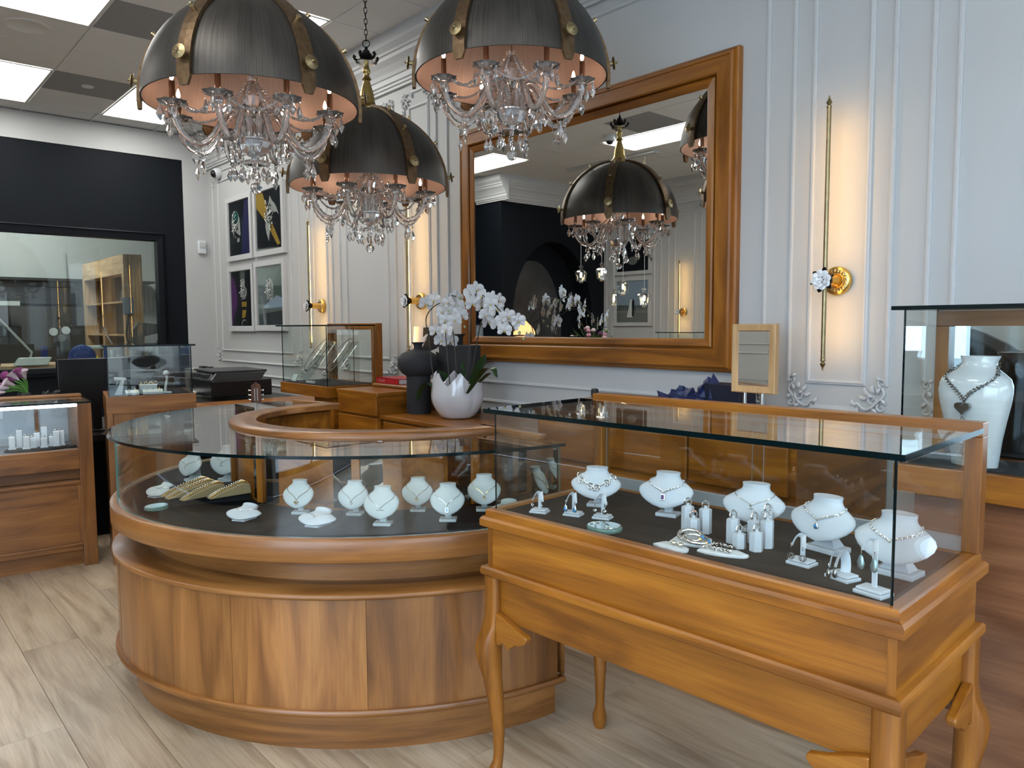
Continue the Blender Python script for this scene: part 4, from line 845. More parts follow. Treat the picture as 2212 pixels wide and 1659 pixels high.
def earring(st, e, label, kind):
    o = thing('earring', label, 'earring', st.location, st.rotation_euler.z, 'earrings on the white stands'); x, y, z = e
    MB().tube(smooth([(x, y+.004, z+.004), (x, y, z+.005), (x, y-.002, z+.001), (x, y-.001, z-.008)], 3), .0009, 5).build('hook', sil_m, o)
    if kind == 'blue':
        MB().lathe([(0, .006), (.003, .002), (.0072, -.009), (.006, -.015), (0, -.018)], 16, sy=.45, c=(x, y-.002, z-.012)).build('setting', sil_m, o); MB().lathe([(0, .003), (.0052, -.009), (.004, -.014), (0, -.016)], 10, sy=.5, c=(x, y-.0035, z-.012), sm=False).build('stone', stone_b, o)
    elif kind == 'ball': MB().ball((x, y-.001, z-.022), .0068, 12, 8).ring((x, y-.001, z-.022), .0069, .0012, (.3, 1, .2), 14, 4).build('drop', dsil_m, o)
    elif kind == 'hoop': MB().ring((x, y-.001, z-.012), .0045, .0014, (1, 0, 0), 14, 5, sq=1.5).build('hoop', sil_m, o)
    elif kind == 'cage':
        mb = MB()
        for a in range(3): mb.ring((x, y-.001, z-.026), .0075, .001, (math.cos(a*1.05), math.sin(a*1.05), 0), 14, 4)
        mb.build('drop', dsil_m, o)
    elif kind == 'oval': MB().lathe([(0, .004), (.0032, .001), (.0058, -.008), (.0052, -.015), (0, -.019)], 14, sy=.8, c=(x, y-.001, z-.010)).build('drop', dsil_m, o)
    else: MB().lathe([(0, .004), (.0040, .0), (.0085, -.014), (.007, -.024), (0, -.029)], 14, sy=.5, c=(x, y-.002, z-.014)).build('drop', mat('pave', (.30,.42,.46), .3, .8, noise=.5, nsc=900), o)
for i, (u, v, lab, kd, el, d, ar, k, h) in enumerate(((.145, .115, 'leftmost white earring stand on the showcase table, with small hoops', 'hoop', 'small silver hoop earring on the leftmost stand', -22, False, 1, .062), (.241, .160, 'white earring stand with blue teardrop earrings', 'blue', 'blue teardrop earring on the second stand', -25, False, 1, .066),
        (.326, .192, 'white earring stand with dark ball earrings, in front of the first bust', 'ball', 'dark silver ball earring on the third stand', -22, False, 1, .070), (.930, .186, 'white earring stand with cage drops, in front of the flared bust', 'cage', 'open cage drop earring by the flared bust', -30, False, 1.1, .070),
        (1.040, .150, 'white arched earring stand with oval drops', 'oval', 'oval silver drop earring on the arched stand', -40, True, 1.15, .06), (1.125, .098, 'white earring stand with large teardrops at the front corner of the showcase table', 'pave', 'large pave teardrop earring at the front corner', -32, False, 1.2, .118))):
    p = qa(u, v); st, ends = ear_stand(p, face(p[0], p[1], d), lab, ar, h, k)
    for s_, e in zip(('left', 'right'), ends): earring(st, e, el+', the '+s_+' one of the pair', kd)
def ring_on(p, label, stone=None, rz=0, s_=1.0, par_group='rings on white posts', rm=None):
    o = thing('ring', label, 'ring', p, rz, par_group)
    MB().ring((0, 0, .006*s_), .0085*s_, .0017*s_, (0, 1, 0), 20, 6).build('band', rm or sil_m, o)
    if stone: MB().box(-.006, -.004, .0125, .006, .004, .0175).build('setting', sil_m, o, bev=.001); MB().box(-.0045, -.0045, .0165, .0045, .0030, .019).build('stone', stone, o, bev=.001)
    else: MB().ball((0, 0, .0150*s_), .0032*s_, 8, 5, sc=(1.3, .8, .7), sm=False).build('setting', rm or sil_m, o)
    return o
def post(u, v, h, label, ringlab, stone=None, d=0):
    p = qa(u, v); t = thing('ring_post', label, 'ring stand', p, R(15+d), 'white hexagonal ring posts')
    MB().lathe([(0, 0), (.0172, 0), (.0172, h-.002), (0, h-.002)], 6, sm=False).build('post', white_m, t); MB().lathe([(0, h-.002), (.0168, h-.002), (.0168, h), (.005, h+.004), (.005, h+.009), (0, h+.010)], 6, sm=False).build('cap', white_m, t)
    ring_on((p[0], p[1], .885+h+.003), ringlab, stone, R(20+d*2), 1.3)
for a in ((.580, .245, .070, 'tallest of the three white ring posts beside the purple pendant', 'silver ring on the tallest of the three left posts'), (.622, .266, .066, 'right one of the three white ring posts beside the purple pendant', 'silver ring on the right of the three left posts'), (.613, .222, .046, 'short front post of three, with an orange-stone ring', 'silver ring with a square orange stone', stone_r),
          (.722, .236, .062, 'left tall post of the cluster with five silver rings', 'wide silver ring on the left tall post'), (.805, .258, .068, 'right tall post of the cluster with silver rings', 'silver ring on the right tall post'), (.757, .206, .036, 'shortest front post of the ring cluster', 'silver band on the shortest post'),
          (.800, .212, .046, 'front right post of the ring cluster', 'openwork silver ring on the front right post'), (.762, .272, .058, 'middle post of the ring cluster', 'patterned silver ring on the middle post'), (.770, .325, .072, 'rear post of the ring cluster', 'silver ring on the rear post')): post(*a, d=hash(a[3][:3]) % 1+a[0]*40)
def disc(p, r, label, rz):
    t = thing('glass_disc', label, 'glass disc', p, rz)
    MB().lathe([(0, 0), (r-.003, 0), (r, .003), (r, .010), (r-.003, .013), (0, .013)], 44, sx=1.2, mi=0).build('disc', mat('sea_glass', (.40,.80,.70), .02, trans=.75, ior=1.5), t)
    MB().lathe([(r*.93, .0132), (r*.93, .0138), (0, .0138)], 40, sx=1.2).build('mirror_face', MT.get('disc_mirror') or mat('disc_mirror', (.62,.74,.72), .03, 1), t)
disc(qa(.409, .098), .043, 'oval green-edged glass disc on the showcase table deck', R(10))
sa_m = mat('satin', (.66,.66,.66), .4, sheen=.3)
def pad(pts, z, label):
    mb = MB(); n = len(pts); c = Vector((sum(p[0] for p in pts)/n, sum(p[1] for p in pts)/n)); rg = lambda f, h: [(c.x+(p[0]-c.x)*f, c.y+(p[1]-c.y)*f, z+h+.0015*math.sin(i*1.9)*(h > .003)) for i, p in enumerate(pts)]
    mb.loft([rg(.97, 0), rg(1, .003), rg(.98, .006), rg(.8, .0085), rg(.3, .010)]); o = mb.build('satin_pad', sa_m); return tag(o, label, 'pad', 'grey satin pads')
pad([qa(*p[:2])[:2] for p in smooth([(.70, .100, 0), (.735, .098, 0), (.78, .110, 0), (.815, .130, 0), (.812, .152, 0), (.77, .158, 0), (.72, .146, 0), (.70, .125, 0)], 3)], .885, 'oval grey satin pad with a silver chain, right of the bangles')
pad([qa(*p[:2])[:2] for p in smooth([(.59, .070, 0), (.63, .060, 0), (.668, .058, 0), (.69, .072, 0), (.675, .098, 0), (.62, .112, 0), (.60, .10, 0)], 3)], .885, 'grey satin pad with shell earrings at the front edge of the deck')
t = thing('satin_ramp', 'sloping grey satin ramp holding twisted silver bangles', 'display ramp', qa(.655, .150), R(25))
MB().ext([(-.055, -.035, 0), (.055, -.035, 0), (.045, .035, 0), (-.045, .035, 0)], (0, 0, .012)).build('ramp', sa_m, t, bev=.006)
def bangle(loc, label, nrm, Rb, mm=sil_m):
    o = thing('bangle', label, 'bangle', loc, R(20), 'twisted silver bangles'); q = Vector((0,0,1)).rotation_difference(Vector(nrm).normalized()); n = 60; mb = MB(); pts = [q @ Vector((Rb*math.cos(2*PI*k/n*.93), Rb*.82*math.sin(2*PI*k/n*.93), 0)) for k in range(n+1)]
    mb.tube(pts, [.0042*(1+.22*(k % 2)) for k in range(n+1)], 8); mb.build('twisted_band', mm, o)
    for e in (pts[0], pts[-1]): MB().ball(e, .0062, 10, 6).build('end_cap', stone_b if e is pts[0] else gold_m, o)
p = qa(.650, .150); bangle((p[0], p[1], .885+.022), 'twisted silver bangle with a blue end stone, upper of two', (.05, -.35, 1), .030); p = qa(.672, .142); bangle((p[0], p[1], .885+.0185), 'twisted silver bangle lying under the other, lower right', (.12, -.12, 1), .031)
for i, (u, v, lab) in enumerate(((.645, .082, 'fluted shell-shaped silver earring, left of a pair'), (.668, .078, 'fluted shell-shaped silver earring, right of a pair'))):
    o = thing('shell_earring', lab, 'earring', qa(u, v, .897), R(20+30*i)); MB().ball((0, 0, .004), .0085, 16, 8, sc=(1, .8, .65)).build('shell', mat('pale_gold', (.80,.74,.62), .2, 1) if not i else MT['pale_gold'], o); MB().tube(smooth([(.004, 0, .006), (.011, .002, .004), (.012, .006, .001)]), .001, 5).build('clip', sil_m, o)
for lab, pts in (('silver link bracelet trailing behind the oval pad', ((.700, .176), (.72, .182), (.742, .178), (.757, .186))), ('silver link bracelet lying on the oval pad', ((.712, .112), (.73, .118), (.748, .112), (.768, .118), (.79, .112)))):
    o = tag(None or thing('bracelet', lab, 'bracelet', (0, 0, 0)), None); mb = MB(); q = smooth([Vector(qa(u, v, .8985 if 'on the' in lab else .889)) for u, v in pts], 4); o.location = q[0]
    for i in range(len(q)-1): mb.ring(q[i]-q[0]+Vector((0, 0, .002*(i % 2))), .0052, .0014, (math.sin(i*2), .4, 1 if i % 2 else .4), 10, 5, sq=.7)
    mb.build('links', sil_m, o)
# ---- round showcase: busts on its black deck (z .746)
RZ = .746
RB = [(-3.332, .965, 'flat', 1.0, -55, 'low white bust leaning at the left end of the round case', None, cream_m, 0), (-3.545, 1.19, 'tall', 1.12, -60, 'cream bust with draped chain on a tall stand, left rear of round case', ('round', sil_m), cream_m, 1),
      (-3.430, 1.315, 'tall', 1.35, -50, 'largest cream bust on a tapered stand behind the gold bangles', ('round', sil_m), cream_m, 1), (-3.66, 1.44, 'tall', 1.2, -50, 'cream bust mostly hidden behind the largest one', None, cream_m, 0),
      (-2.711, 1.075, 'flat', 1.0, -35, 'low white bust with a thin V chain, in front of the black riser', None, white_m, 0), (-2.905, 1.300, 'stand', 1.0, -25, 'upright bust with a silver cross pendant, right of the gold bangles', ('cross', sil_m), cream_m, 0),
      (-2.652, 1.275, 'stand', 1.0, -20, 'upright bust with a gold heart pendant', ('heart', gold_m), cream_m, 0), (-2.452, 1.235, 'flat', 1.05, -32, 'low white bust with a gold lariat chain at the front', ('round', gold_m), white_m, 2),
      (-2.493, 1.417, 'stand', 1.0, -20, 'upright bust with a small round pendant, left of the bar necklace', ('round', sil_m), cream_m, 0), (-2.295, 1.415, 'stand', 1.08, -14, 'upright bust with a straight bar necklace at the front of the round case', ('bar', sil_m), cream_m, 0),
      (-2.381, 1.625, 'stand', 1.0, -8, 'upright bust behind the bar necklace, partly hidden by glare', ('round', gold_m), cream_m, 0), (-2.184, 1.620, 'stand', 1.06, -6, 'upright bust with a blue square pendant and white price tag', ('gem', stone_b), cream_m, 0),
      (-2.215, 1.815, 'stand', 1.08, 0, 'upright bust with a gold flower pendant next to the showcase table end', ('round', gold_m), cream_m, 0), (-2.095, 1.835, 'flat', 1.0, 0, 'low bust at the right end of the round case', None, cream_m, 0)]
NK = ('on the low bust at the left end of the round case', 'draped on the cream bust at the left rear of the round case', 'on the largest cream bust behind the gold bangles', 'on the cream bust hidden behind the largest one', 'forming a V on the low bust before the black riser', 'with a cross pendant, right of the gold bangles', 'with a heart pendant on an upright bust', 'ending in a lariat on the low front bust',
      'with a small round pendant, left of the bar necklace', 'with a straight bar, at the front of the round case', 'on the bust behind the bar necklace', 'with a blue square pendant, beside the white price tag', 'with a flower pendant, next to the showcase table end', 'on the low bust at the right end of the round case')
for i, (x, y, kd, k, d, lab, pend, mm, gm) in enumerate(RB):
    t, M = bust((x, y, RZ), face(x, y, d), lab, kd, k*.98, mm); m2 = gold_m if (pend and pend[1] is gold_m) else sil_m
    tE = 8.4 if kd == 'stand' else 7.4
    necklace(t, M, 'thin %s chain %s' % ('gold' if m2 is gold_m else 'silver', NK[i]), m2, .0008, tE=tE, pend=pend)
    if 'price tag' in lab: tag(MB().box(-.009, -.0006, -.006, .009, .0006, .006).xf(Matrix.Translation((x+.016, y-.03, RZ+.062)) @ Matrix.Rotation(face(x, y), 4, 'Z') @ Matrix.Rotation(R(20), 4, 'Y')).build('price_tag', paper_m), 'small white price tag beside the blue square pendant', 'tag')
disc((-3.104, .895, RZ), .040, 'oval green-edged glass disc on the round case deck', R(-60))
BRX = Matrix.Translation((-3.165, 1.12, 0)) @ Matrix.Rotation(R(73), 4, 'Z')
t = thing('bangle_riser', 'black riser with taupe suede ramps in the round case', 'display riser', (-3.165, 1.12, RZ), R(73))
MB().box(-.15, -.125, 0, .15, .125, .036).build('riser', felt_m, t, bev=.004)
for i, (wx, wy, a_, L) in enumerate(((-3.165, 1.03, 98, .21), (-3.105, 1.03, 98, .21), (-3.035, 1.05, 97, .18), (-2.985, 1.135, 92, .17))):
    P = [(-L/2, 0, 0), (-L*.25, 0, .020), (L*.30, 0, .046), (L*.46, 0, .040), (L*.5, 0, 0)]; c_ = BRX.inverted() @ Vector((wx, wy, 0)); MR = Matrix.Translation((c_.x, c_.y, .036)) @ Matrix.Rotation(R(a_-73), 4, 'Z')
    MB().ext([(p[0], -.021, p[2]) for p in P], (0, .042, 0)).xf(MR).build('suede_ramp', sun_m, t, bev=.004)
    o = thing('tennis_bracelet', ('gold and diamond line bracelets on the rear taupe ramp', 'gold and diamond line bracelets on the second taupe ramp', 'line bracelets on the third taupe ramp from the back', 'line bracelet on the separate right taupe ramp')[i], 'bracelet', t.location, t.rotation_euler.z, 'line bracelets on taupe ramps')
    for s_, m2 in ((-.009, gold_m), (.008, sil_m)):
        b = MB()
        for c in smooth([(p[0]*.94, s_, p[2]+.004) for p in P[:4]], 10): b.ball(c, .0036, 6, 4, sm=False)
        b.xf(MR).build('links', m2, o)
tag(MB().box(-.05, -.04, 0, .05, .04, .03).build('black_riser', felt_m, bev=.004, loc=(-2.895, 1.305, RZ), rz=R(-40)), 'small black velvet riser under the cross-pendant bust', 'riser')
for n in ('upright bust with a silver cross',):
    for o in bpy.data.objects:
        if o.type == 'EMPTY' and n in str(o.get('label', '')) or (o.name.startswith('necklace') and 'silver cross' in str(o.get('label', ''))):
            if o.parent is None: o.location.z = RZ+.03
# ---- lit case at the left: ring posts on a black oval
def lc(px, py): return (-5.140+px*math.cos(R(-95))-py*math.sin(R(-95)), 1.135+px*math.sin(R(-95))+py*math.cos(R(-95)), .716)
t = thing('oval_tray', 'black oval velvet tray carrying white ring stands in the lit case', 'tray', lc(.27, -.16), R(-95)); MB().lathe([(0, 0), (.175, 0), (.178, .008), (.165, .016), (0, .017)], 36, sy=.42).build('tray', felt_m, t)
t = thing('oval_tray', 'black oval velvet tray cut by the left picture edge', 'tray', lc(.60, -.16), R(-95)); MB().lathe([(0, 0), (.11, 0), (.113, .008), (.10, .016), (0, .017)], 30, sy=.6).build('tray', felt_m, t)
t = thing('oval_tray', 'small piece of a black tray by the end post of the lit case', 'tray', lc(.10, -.14), R(-95)); MB().lathe([(0, 0), (.032, 0), (.034, .008), (.03, .015), (0, .016)], 24).build('tray', felt_m, t)
for i, (x, y, h) in enumerate(((.405, -.15, .075), (.335, -.12, .075), (.365, -.20, .105), (.30, -.15, .062), (.275, -.185, .085), (.245, -.12, .058), (.235, -.21, .115), (.20, -.16, .06), (.178, -.14, .092), (.150, -.16, .090))):
    p = lc(x, y); pp = (p[0], p[1], .7325); nm = ('first', 'second', 'third', 'fourth', 'fifth', 'sixth', 'seventh', 'eighth', 'ninth', 'last')[i]
    t = thing('ring_stand', 'white block ring stand on the black oval, %s from the left' % nm, 'ring stand', pp, R(-95), 'white ring stands in the lit case'); MB().box(-.020, -.016, 0, .020, .016, .006).build('foot', white_m, t, bev=.001); MB().box(-.0155, -.012, .006, .0155, .012, h).build('block', white_m, t, bev=.002)
    ring_on((p[0], p[1], .7325+h-.002), 'small ring on the %s white stand from the left in the lit case' % nm, None, R(-95+25), .9, 'rings in the lit case', mat('rose_silver', (.75,.62,.55), .2, 1) if i == 0 else MT['rose_silver'])
# ---- glass box on the pedestal
def pc(px, py): return (-4.936+px*math.cos(R(-101.5))-py*math.sin(R(-101.5)), 1.69+px*math.sin(R(-101.5))+py*math.cos(R(-101.5)), 1.037)
for i, (x, y, w_, h, lab) in enumerate(((.36, -.06, .075, .028, 'left'), (.245, -.05, .115, .030, 'right'))):
    t = thing('ring_tray', 'sloping cream ring tray in the pedestal glass box, %s one' % lab, 'tray', pc(x, y), R(-101.5), 'cream ring trays')
    MB().ext([(-w_/2, -.03, 0), (-w_/2, .03, 0), (-w_/2, .03, h*.5), (-w_/2, -.03, h)], (w_, 0, 0)).build('tray', cream_m, t, bev=.002)
    for k in range(3 if i else 2): q = pc(x-w_/2+.02+.035*k, y-.004); ring_on((q[0], q[1], 1.037+h*.78), 'gold and silver ring on the %s cream tray, %s from the left' % (lab, ('first', 'second', 'third')[k]), None, R(-60+20*k), .9, 'rings in the pedestal case', gold_m if k % 2 == 0 else sil_m)
t = thing('ring_block', 'raised cream block behind the ring trays in the pedestal box', 'display block', pc(.265, -.13), R(-101.5)); MB().box(-.05, -.03, 0, .05, .03, .055).build('block', cream_m, t, bev=.003)
for k in range(4): q = pc(.305-.028*k, -.12-.01*(k % 2)); ring_on((q[0], q[1], 1.09), 'chunky gold ring on the raised cream block, %s from the left' % ('first', 'second', 'third', 'fourth')[k], None, R(30*k), 1.25, 'rings in the pedestal case', gold_m)
t = thing('bracelet_stand', 'slanted cream T-bar stand at the left of the pedestal box', 'display stand', pc(.435, -.08), R(-101.5)); MB().ext([(.02, -.01, 0), (-.02, -.01, 0), (-.035, -.01, .09), (-.02, -.01, .09)], (0, -.02, 0)).tube([(-.04, -.02, .092), (-.04, -.02, .093), (.02, -.02, .098)], .011, 10).build('stand', cream_m, t)
t = thing('watch_stand', 'slender cream stand with rounded head at the right of the pedestal box', 'display stand', pc(.165, -.06), R(-101.5)); MB().box(-.028, -.02, 0, .028, .02, .01).build('base', cream_m, t, bev=.002); MB().tube(smooth([(.008, 0, .01), (.004, 0, .05), (-.004, 0, .09), (0, 0, .115)]), .008, 8).ball((0, 0, .125), .019, 12, 8, sc=(1, .8, 1)).build('post', cream_m, t); MB().ring((0, 0, .122), .0195, .003, (.3, .2, 1), 16, 5).build('strap', dgrey_m, t)
# ---- framed case: two acrylic ramps with necklaces, a plaque
for x, lab in ((-5.36, 'left'), (-5.02, 'right')):
    t = thing('acrylic_ramp', 'tall slanting clear acrylic ramp, %s one in the small framed case' % lab, 'display ramp', (x, 2.74, 1.034), 0, 'acrylic necklace ramps')
    MB().ext([(-.085, -.12, 0), (-.075, -.12, 0), (.055, .06, .30), (.045, .06, .305)], (.0, .09, 0)).ext([(.045, .06, 0), (.053, .06, 0), (.053, .06, .30), (.045, .06, .30)], (0, .09, 0)).build('ramp', glass('acrylic_'+lab, (.93,.97,.96), 1.5, .06), t)
    o = thing('necklace', 'dark-set necklace draped on the %s acrylic ramp' % lab, 'necklace', t.location, 0, 'necklaces on acrylic ramps')
    mb = MB().tube(smooth([(.04, .05, .31), (-.01, -.03, .21), (-.045, -.075, .10), (-.035, -.04, .09), (.02, .05, .21), (.05, .10, .31), (.05, .08, .325), (.04, .05, .31)], 4), .0022, 5); mb.build('chain', dsil_m, o); MB().ring((-.05, -.08, .075), .014, .004, (1, -.5, .5), 14, 5, sq=1.5).build('pendant', dsil_m, o)
tag(MB().box(-.035, -.004, 0, .035, .004, .055).xf(Matrix.Rotation(R(-25), 4, 'X')).build('plaque', mat('pale_mint', (.62,.74,.70), .4), loc=(-5.46, 2.60, 1.036)), 'small pale green card propped at the left front of the framed case', 'card'); tag(MB().box(-.06, -.01, 0, .06, .01, .018).build('name_bar', gloss_w, loc=(-5.18, 2.60, 1.034), bev=.003), 'small white bar lying on the framed case deck', 'bar')
# ---- big glossy bust in the tall case
BB = thing('display_bust', 'large glossy white neck bust in the tall case at the right edge', 'bust', (-.748, 2.455, 1.039), R(-12)); BB.scale = (.97, .97, .89)
BLs = [(.056, .034, .006, .355), (.0555, .0335, .006, .350), (.050, .033, .004, .338), (.0495, .034, .002, .326), (.060, .038, -.002, .311), (.080, .045, -.008, .298), (.097, .050, -.012, .284), (.1045, .053, -.014, .264), (.1055, .054, -.016, .240), (.101, .053, -.016, .205), (.090, .049, -.014, .150), (.078, .044, -.009, .09), (.068, .04, -.004, .02), (.066, .04, -.004, 0)]
MB().loft([[(w_*math.cos(2*PI*i/40), y+d*math.sin(2*PI*i/40), z) for i in range(40)] for w_, d, y, z in BLs][::-1]).build('torso', gloss_w, BB)
o = thing('heart_necklace', 'dark silver chain necklace with puffed heart pendant on the large glossy bust', 'necklace', BB.location, R(-12)); o.scale = BB.scale; mb = MB()
def bs(z, a):
    for (w0, d0, y0, z0), (w1, d1, y1, z1) in zip(BLs, BLs[1:]):
        if z1 <= z <= z0: f = (z0-z)/(z0-z1+1e-9); w_, d, y = w0+(w1-w0)*f, d0+(d1-d0)*f, y0+(y1-y0)*f; return Vector(((w_+.003)*math.sin(a), y-(d+.003)*math.cos(a), z))
q = [bs(.325-.112*(1-abs(s_)), R(95)*s_*(.25+.75*abs(s_))) for s_ in [i/30-1 for i in range(61)]]
for i in range(len(q)-1): mb.ring(q[i], .0052, .0015, (q[i+1]-q[i]).cross(Vector((0, 1 if i % 2 else .1, .4 if i % 2 else 1))), 8, 4)
for i in range(14): mb.ring((q[30].x+.001*i*(-1)**0*.3, q[30].y-.004, .178-.011*i), .0055, .0015, (1 if i % 2 else .2, .3 if i % 2 else 1, 0), 8, 4)
mb.build('chain', dsil_m, o); heart(o, (q[30].x+.002, q[30].y-.002, .192), .0225, dsil_m)
# ---------------------------------------------------------------- vases, orchids, bags and small things on the cabinets
t = thing('vase', 'matte black vase with a wide round belly on a straight foot', 'vase', (-4.135, 2.84, .88))
MB().lathe([(0, 0), (.079, 0), (.080, .005), (.078, .22), (.080, .245), (.105, .262), (.128, .290), (.136, .325), (.130, .360), (.108, .390), (.070, .408), (.040, .415), (.029, .422), (.0275, .44), (.031, .452), (.041, .460), (.042, .464), (.034, .464), (.024, .445), (0, .44)], 48).build('body', basalt_m, t)
t = thing('vase', 'flat rectangular black vase with a flared neck behind the orchid pot', 'vase', (-3.965, 3.05, .88), R(8))
MB().box(-.15, -.045, 0, .15, .045, .445).build('body', basalt_m, t, bev=.006); MB().lathe([(.022, .44), (.024, .46), (.022, .48), (.028, .50), (.040, .512), (.041, .516), (.034, .515), (.02, .495), (0, .49)], 32).build('neck', basalt_m, t)
# lotus-shaped white pot
PO = thing('orchid_pot', 'glossy white pot shaped like an opening lotus, holding the orchids', 'flowerpot', (-3.745, 2.86, .88))
NP = 6; rings = []
for i in range(25):
    f = i/24; ring = []
    for k in range(96):
        a = 2*PI*k/96+.35; ph = (a*NP/(2*PI)) % 1; pk = 1-abs(ph-.5)*2
        top = .205+.085*pk**1.15; z = .004+(top-.004)*f; zz = z/.29
        r = .088+.077*math.sin(min(1, zz*2.1)*PI/2)**.8-.052*max(0, zz-.48)**1.4
        r *= 1-.05*(1-pk)**3*min(1, f*3)
        ring.append((r*math.cos(a), r*math.sin(a), z))
    rings.append(ring)
rings += [[(x*.94, y*.94, z-.004) for x, y, z in rings[-1]], [(x*.86, y*.86, .17) for x, y, z in rings[12]]]
MB().loft(rings, cap=True).build('pot', pot_m, PO)
# orchids: five flower stems
OR = thing('orchid_plant', 'white moth orchids with five arching dark stems in the lotus pot', 'plant', (-3.745, 2.86, 1.08))
def petal_mesh(w_, l, cup):
    mb = MB(); n = 6; vs = []
    for i in range(n+1):
        f = i/n; hw = w_*math.sin(PI*(f*.86+.07))**.75*(.55+.6*f)
        for j in (-1, -.5, 0, .5, 1): vs.append((hw*j, -cup*(f*f)+.18*w_*j*j+.0, l*f+.004))
    fs = [(i*5+j, i*5+j+1, i*5+j+6, i*5+j+5) for i in range(n) for j in range(4)]
    return mb.add(vs, fs, 0, True).mesh('petal', petal_m)
wide_me = petal_mesh(.026, .040, .004); narrow_me = petal_mesh(.0165, .042, .006)
lipm = MB().ball((0, -.006, 0), .006, 8, 5, mi=0, sc=(1, 1.2, .9)).ball((0, -.010, -.008), .006, 8, 5, mi=1, sc=(.8, 1, 1.2)).mesh('bloom', [petal_m, lip_m])
bud_me = MB().ball((0, 0, 0), .011, 8, 6, sc=(1, 1, 1.3)).mesh('bud', mat('bud', (.45,.50,.28), .5))
ro = random.Random(5)
def bloom(c, yaw, pitch, s_=1.0):
    M = Matrix.Translation(c) @ Matrix.Rotation(yaw, 4, 'Z') @ Matrix.Rotation(pitch, 4, 'X') @ Matrix.Rotation(ro.uniform(-.3, .3), 4, 'Y') @ Matrix.Scale(s_, 4)
    b = place('bloom', lipm, OR, M=M)
    for a, me in ((0, narrow_me), (125, narrow_me), (-125, narrow_me), (72, wide_me), (-72, wide_me)): place('petal', me, b, loc=(0, .003 if me is narrow_me else 0, 0), rot=(0, R(a), 0))
def atpx(px, py, y):
    """world point on the plane Y = y seen at that place of the 2212 x 1659 frame, used to lay out the sprays"""
    d = FW*1645+RT*(px-1106)-UP*(py-829.5); return Vector((0, 0, H))+d*(y/d.y)-Vector(OR.location)
base = Vector((0, 0, 0))
STEMS = [([(948, 862), (934, 800), (928, 740), (920, 690), (935, 664), (950, 655)], 2.80, [(921, 655), (938, 648), (955, 672), (965, 712), (940, 715)]),
         ([(975, 862), (968, 790), (962, 715), (958, 668), (968, 640), (985, 640)], 2.84, [(968, 652), (985, 645), (978, 672), (990, 660), (962, 690), (982, 690)]),
         ([(1000, 862), (1012, 780), (1016, 700), (1020, 650), (1035, 635), (1065, 655), (1095, 690), (1112, 715)], 2.88, [(1018, 632), (1030, 625), (1042, 640), (1022, 655), (1060, 655), (1072, 668), (1050, 680), (1085, 690), (1098, 682), (1075, 700), (1108, 700), (1090, 712), (1120, 692)]),
         ([(1008, 862), (1022, 790), (1032, 730), (1042, 690), (1062, 668), (1085, 665)], 2.93, [(1062, 645), (1078, 650), (1040, 660), (1055, 695)]),
         ([(985, 862), (985, 790), (980, 725), (975, 700), (985, 690)], 2.90, [(995, 680), (975, 735), (952, 735)])]
for pts, y, bl in STEMS:
    MB().tube(smooth([atpx(px, py, y) for px, py in pts], 5), [.0035]*(5*(len(pts)-1)+1), 6).build('flower_stem', stem_m, OR)
    for px, py in bl:
        c = atpx(px, py, y+ro.uniform(-.05, .03)); bloom(c, face(c.x+OR.location.x, c.y+OR.location.y)+ro.uniform(-.6, .6), ro.uniform(-.2, .35), ro.uniform(.9, 1.1)*1.05)
    for k in range(2): place('bud', bud_me, OR, loc=atpx(pts[-1][0]+10+9*k, pts[-1][1]+4+12*k, y), sc=.8-.15*k)
def leafm(pts, w_, name='leaf'):
    q = smooth(pts, 5); mb = MB(); n = len(q)-1; vs = []
    for i, p in enumerate(q):
        t_ = (q[min(i+1, n)]-q[max(i-1, 0)]).normalized(); sd = t_.cross(Vector((0, 0, 1))); sd = sd.normalized() if sd.length > .1 else Vector((1, 0, 0)); up = sd.cross(t_)
        hw = w_*math.sin(PI*(.06+.94*i/n))**.55
        for j in (-1, -.5, 0, .5, 1): vs.append(p+sd*hw*j+up*(.12*w_*(abs(j)-.5)))
    return mb.add(vs, [(i*5+j, i*5+j+1, i*5+j+6, i*5+j+5) for i in range(n) for j in range(4)], 0, True).build(name, leaf_m, OR)
for pts, y, w_ in (([(1015, 850), (1025, 815), (1040, 785), (1048, 765)], 2.86, .036), ([(1010, 850), (1040, 805), (1062, 795), (1072, 812)], 2.80, .030), ([(990, 850), (1000, 810), (1000, 780)], 2.90, .028), ([(960, 855), (925, 828), (908, 845), (902, 866)], 2.74, .024), ([(975, 855), (965, 815), (945, 800)], 2.92, .03), ([(1012, 850), (1050, 812), (1066, 806), (1074, 816)], 2.92, .022)):
    leafm([atpx(px, py, y) for px, py in pts], w_)
MB().lathe([(0, 0), (.105, 0), (.11, .012), (.06, .022), (0, .02)], 24, c=(0, 0, -.03)).build('bark_mulch', mat('bark', (.05,.03,.018), .9, bump=.8, nsc=90), OR)
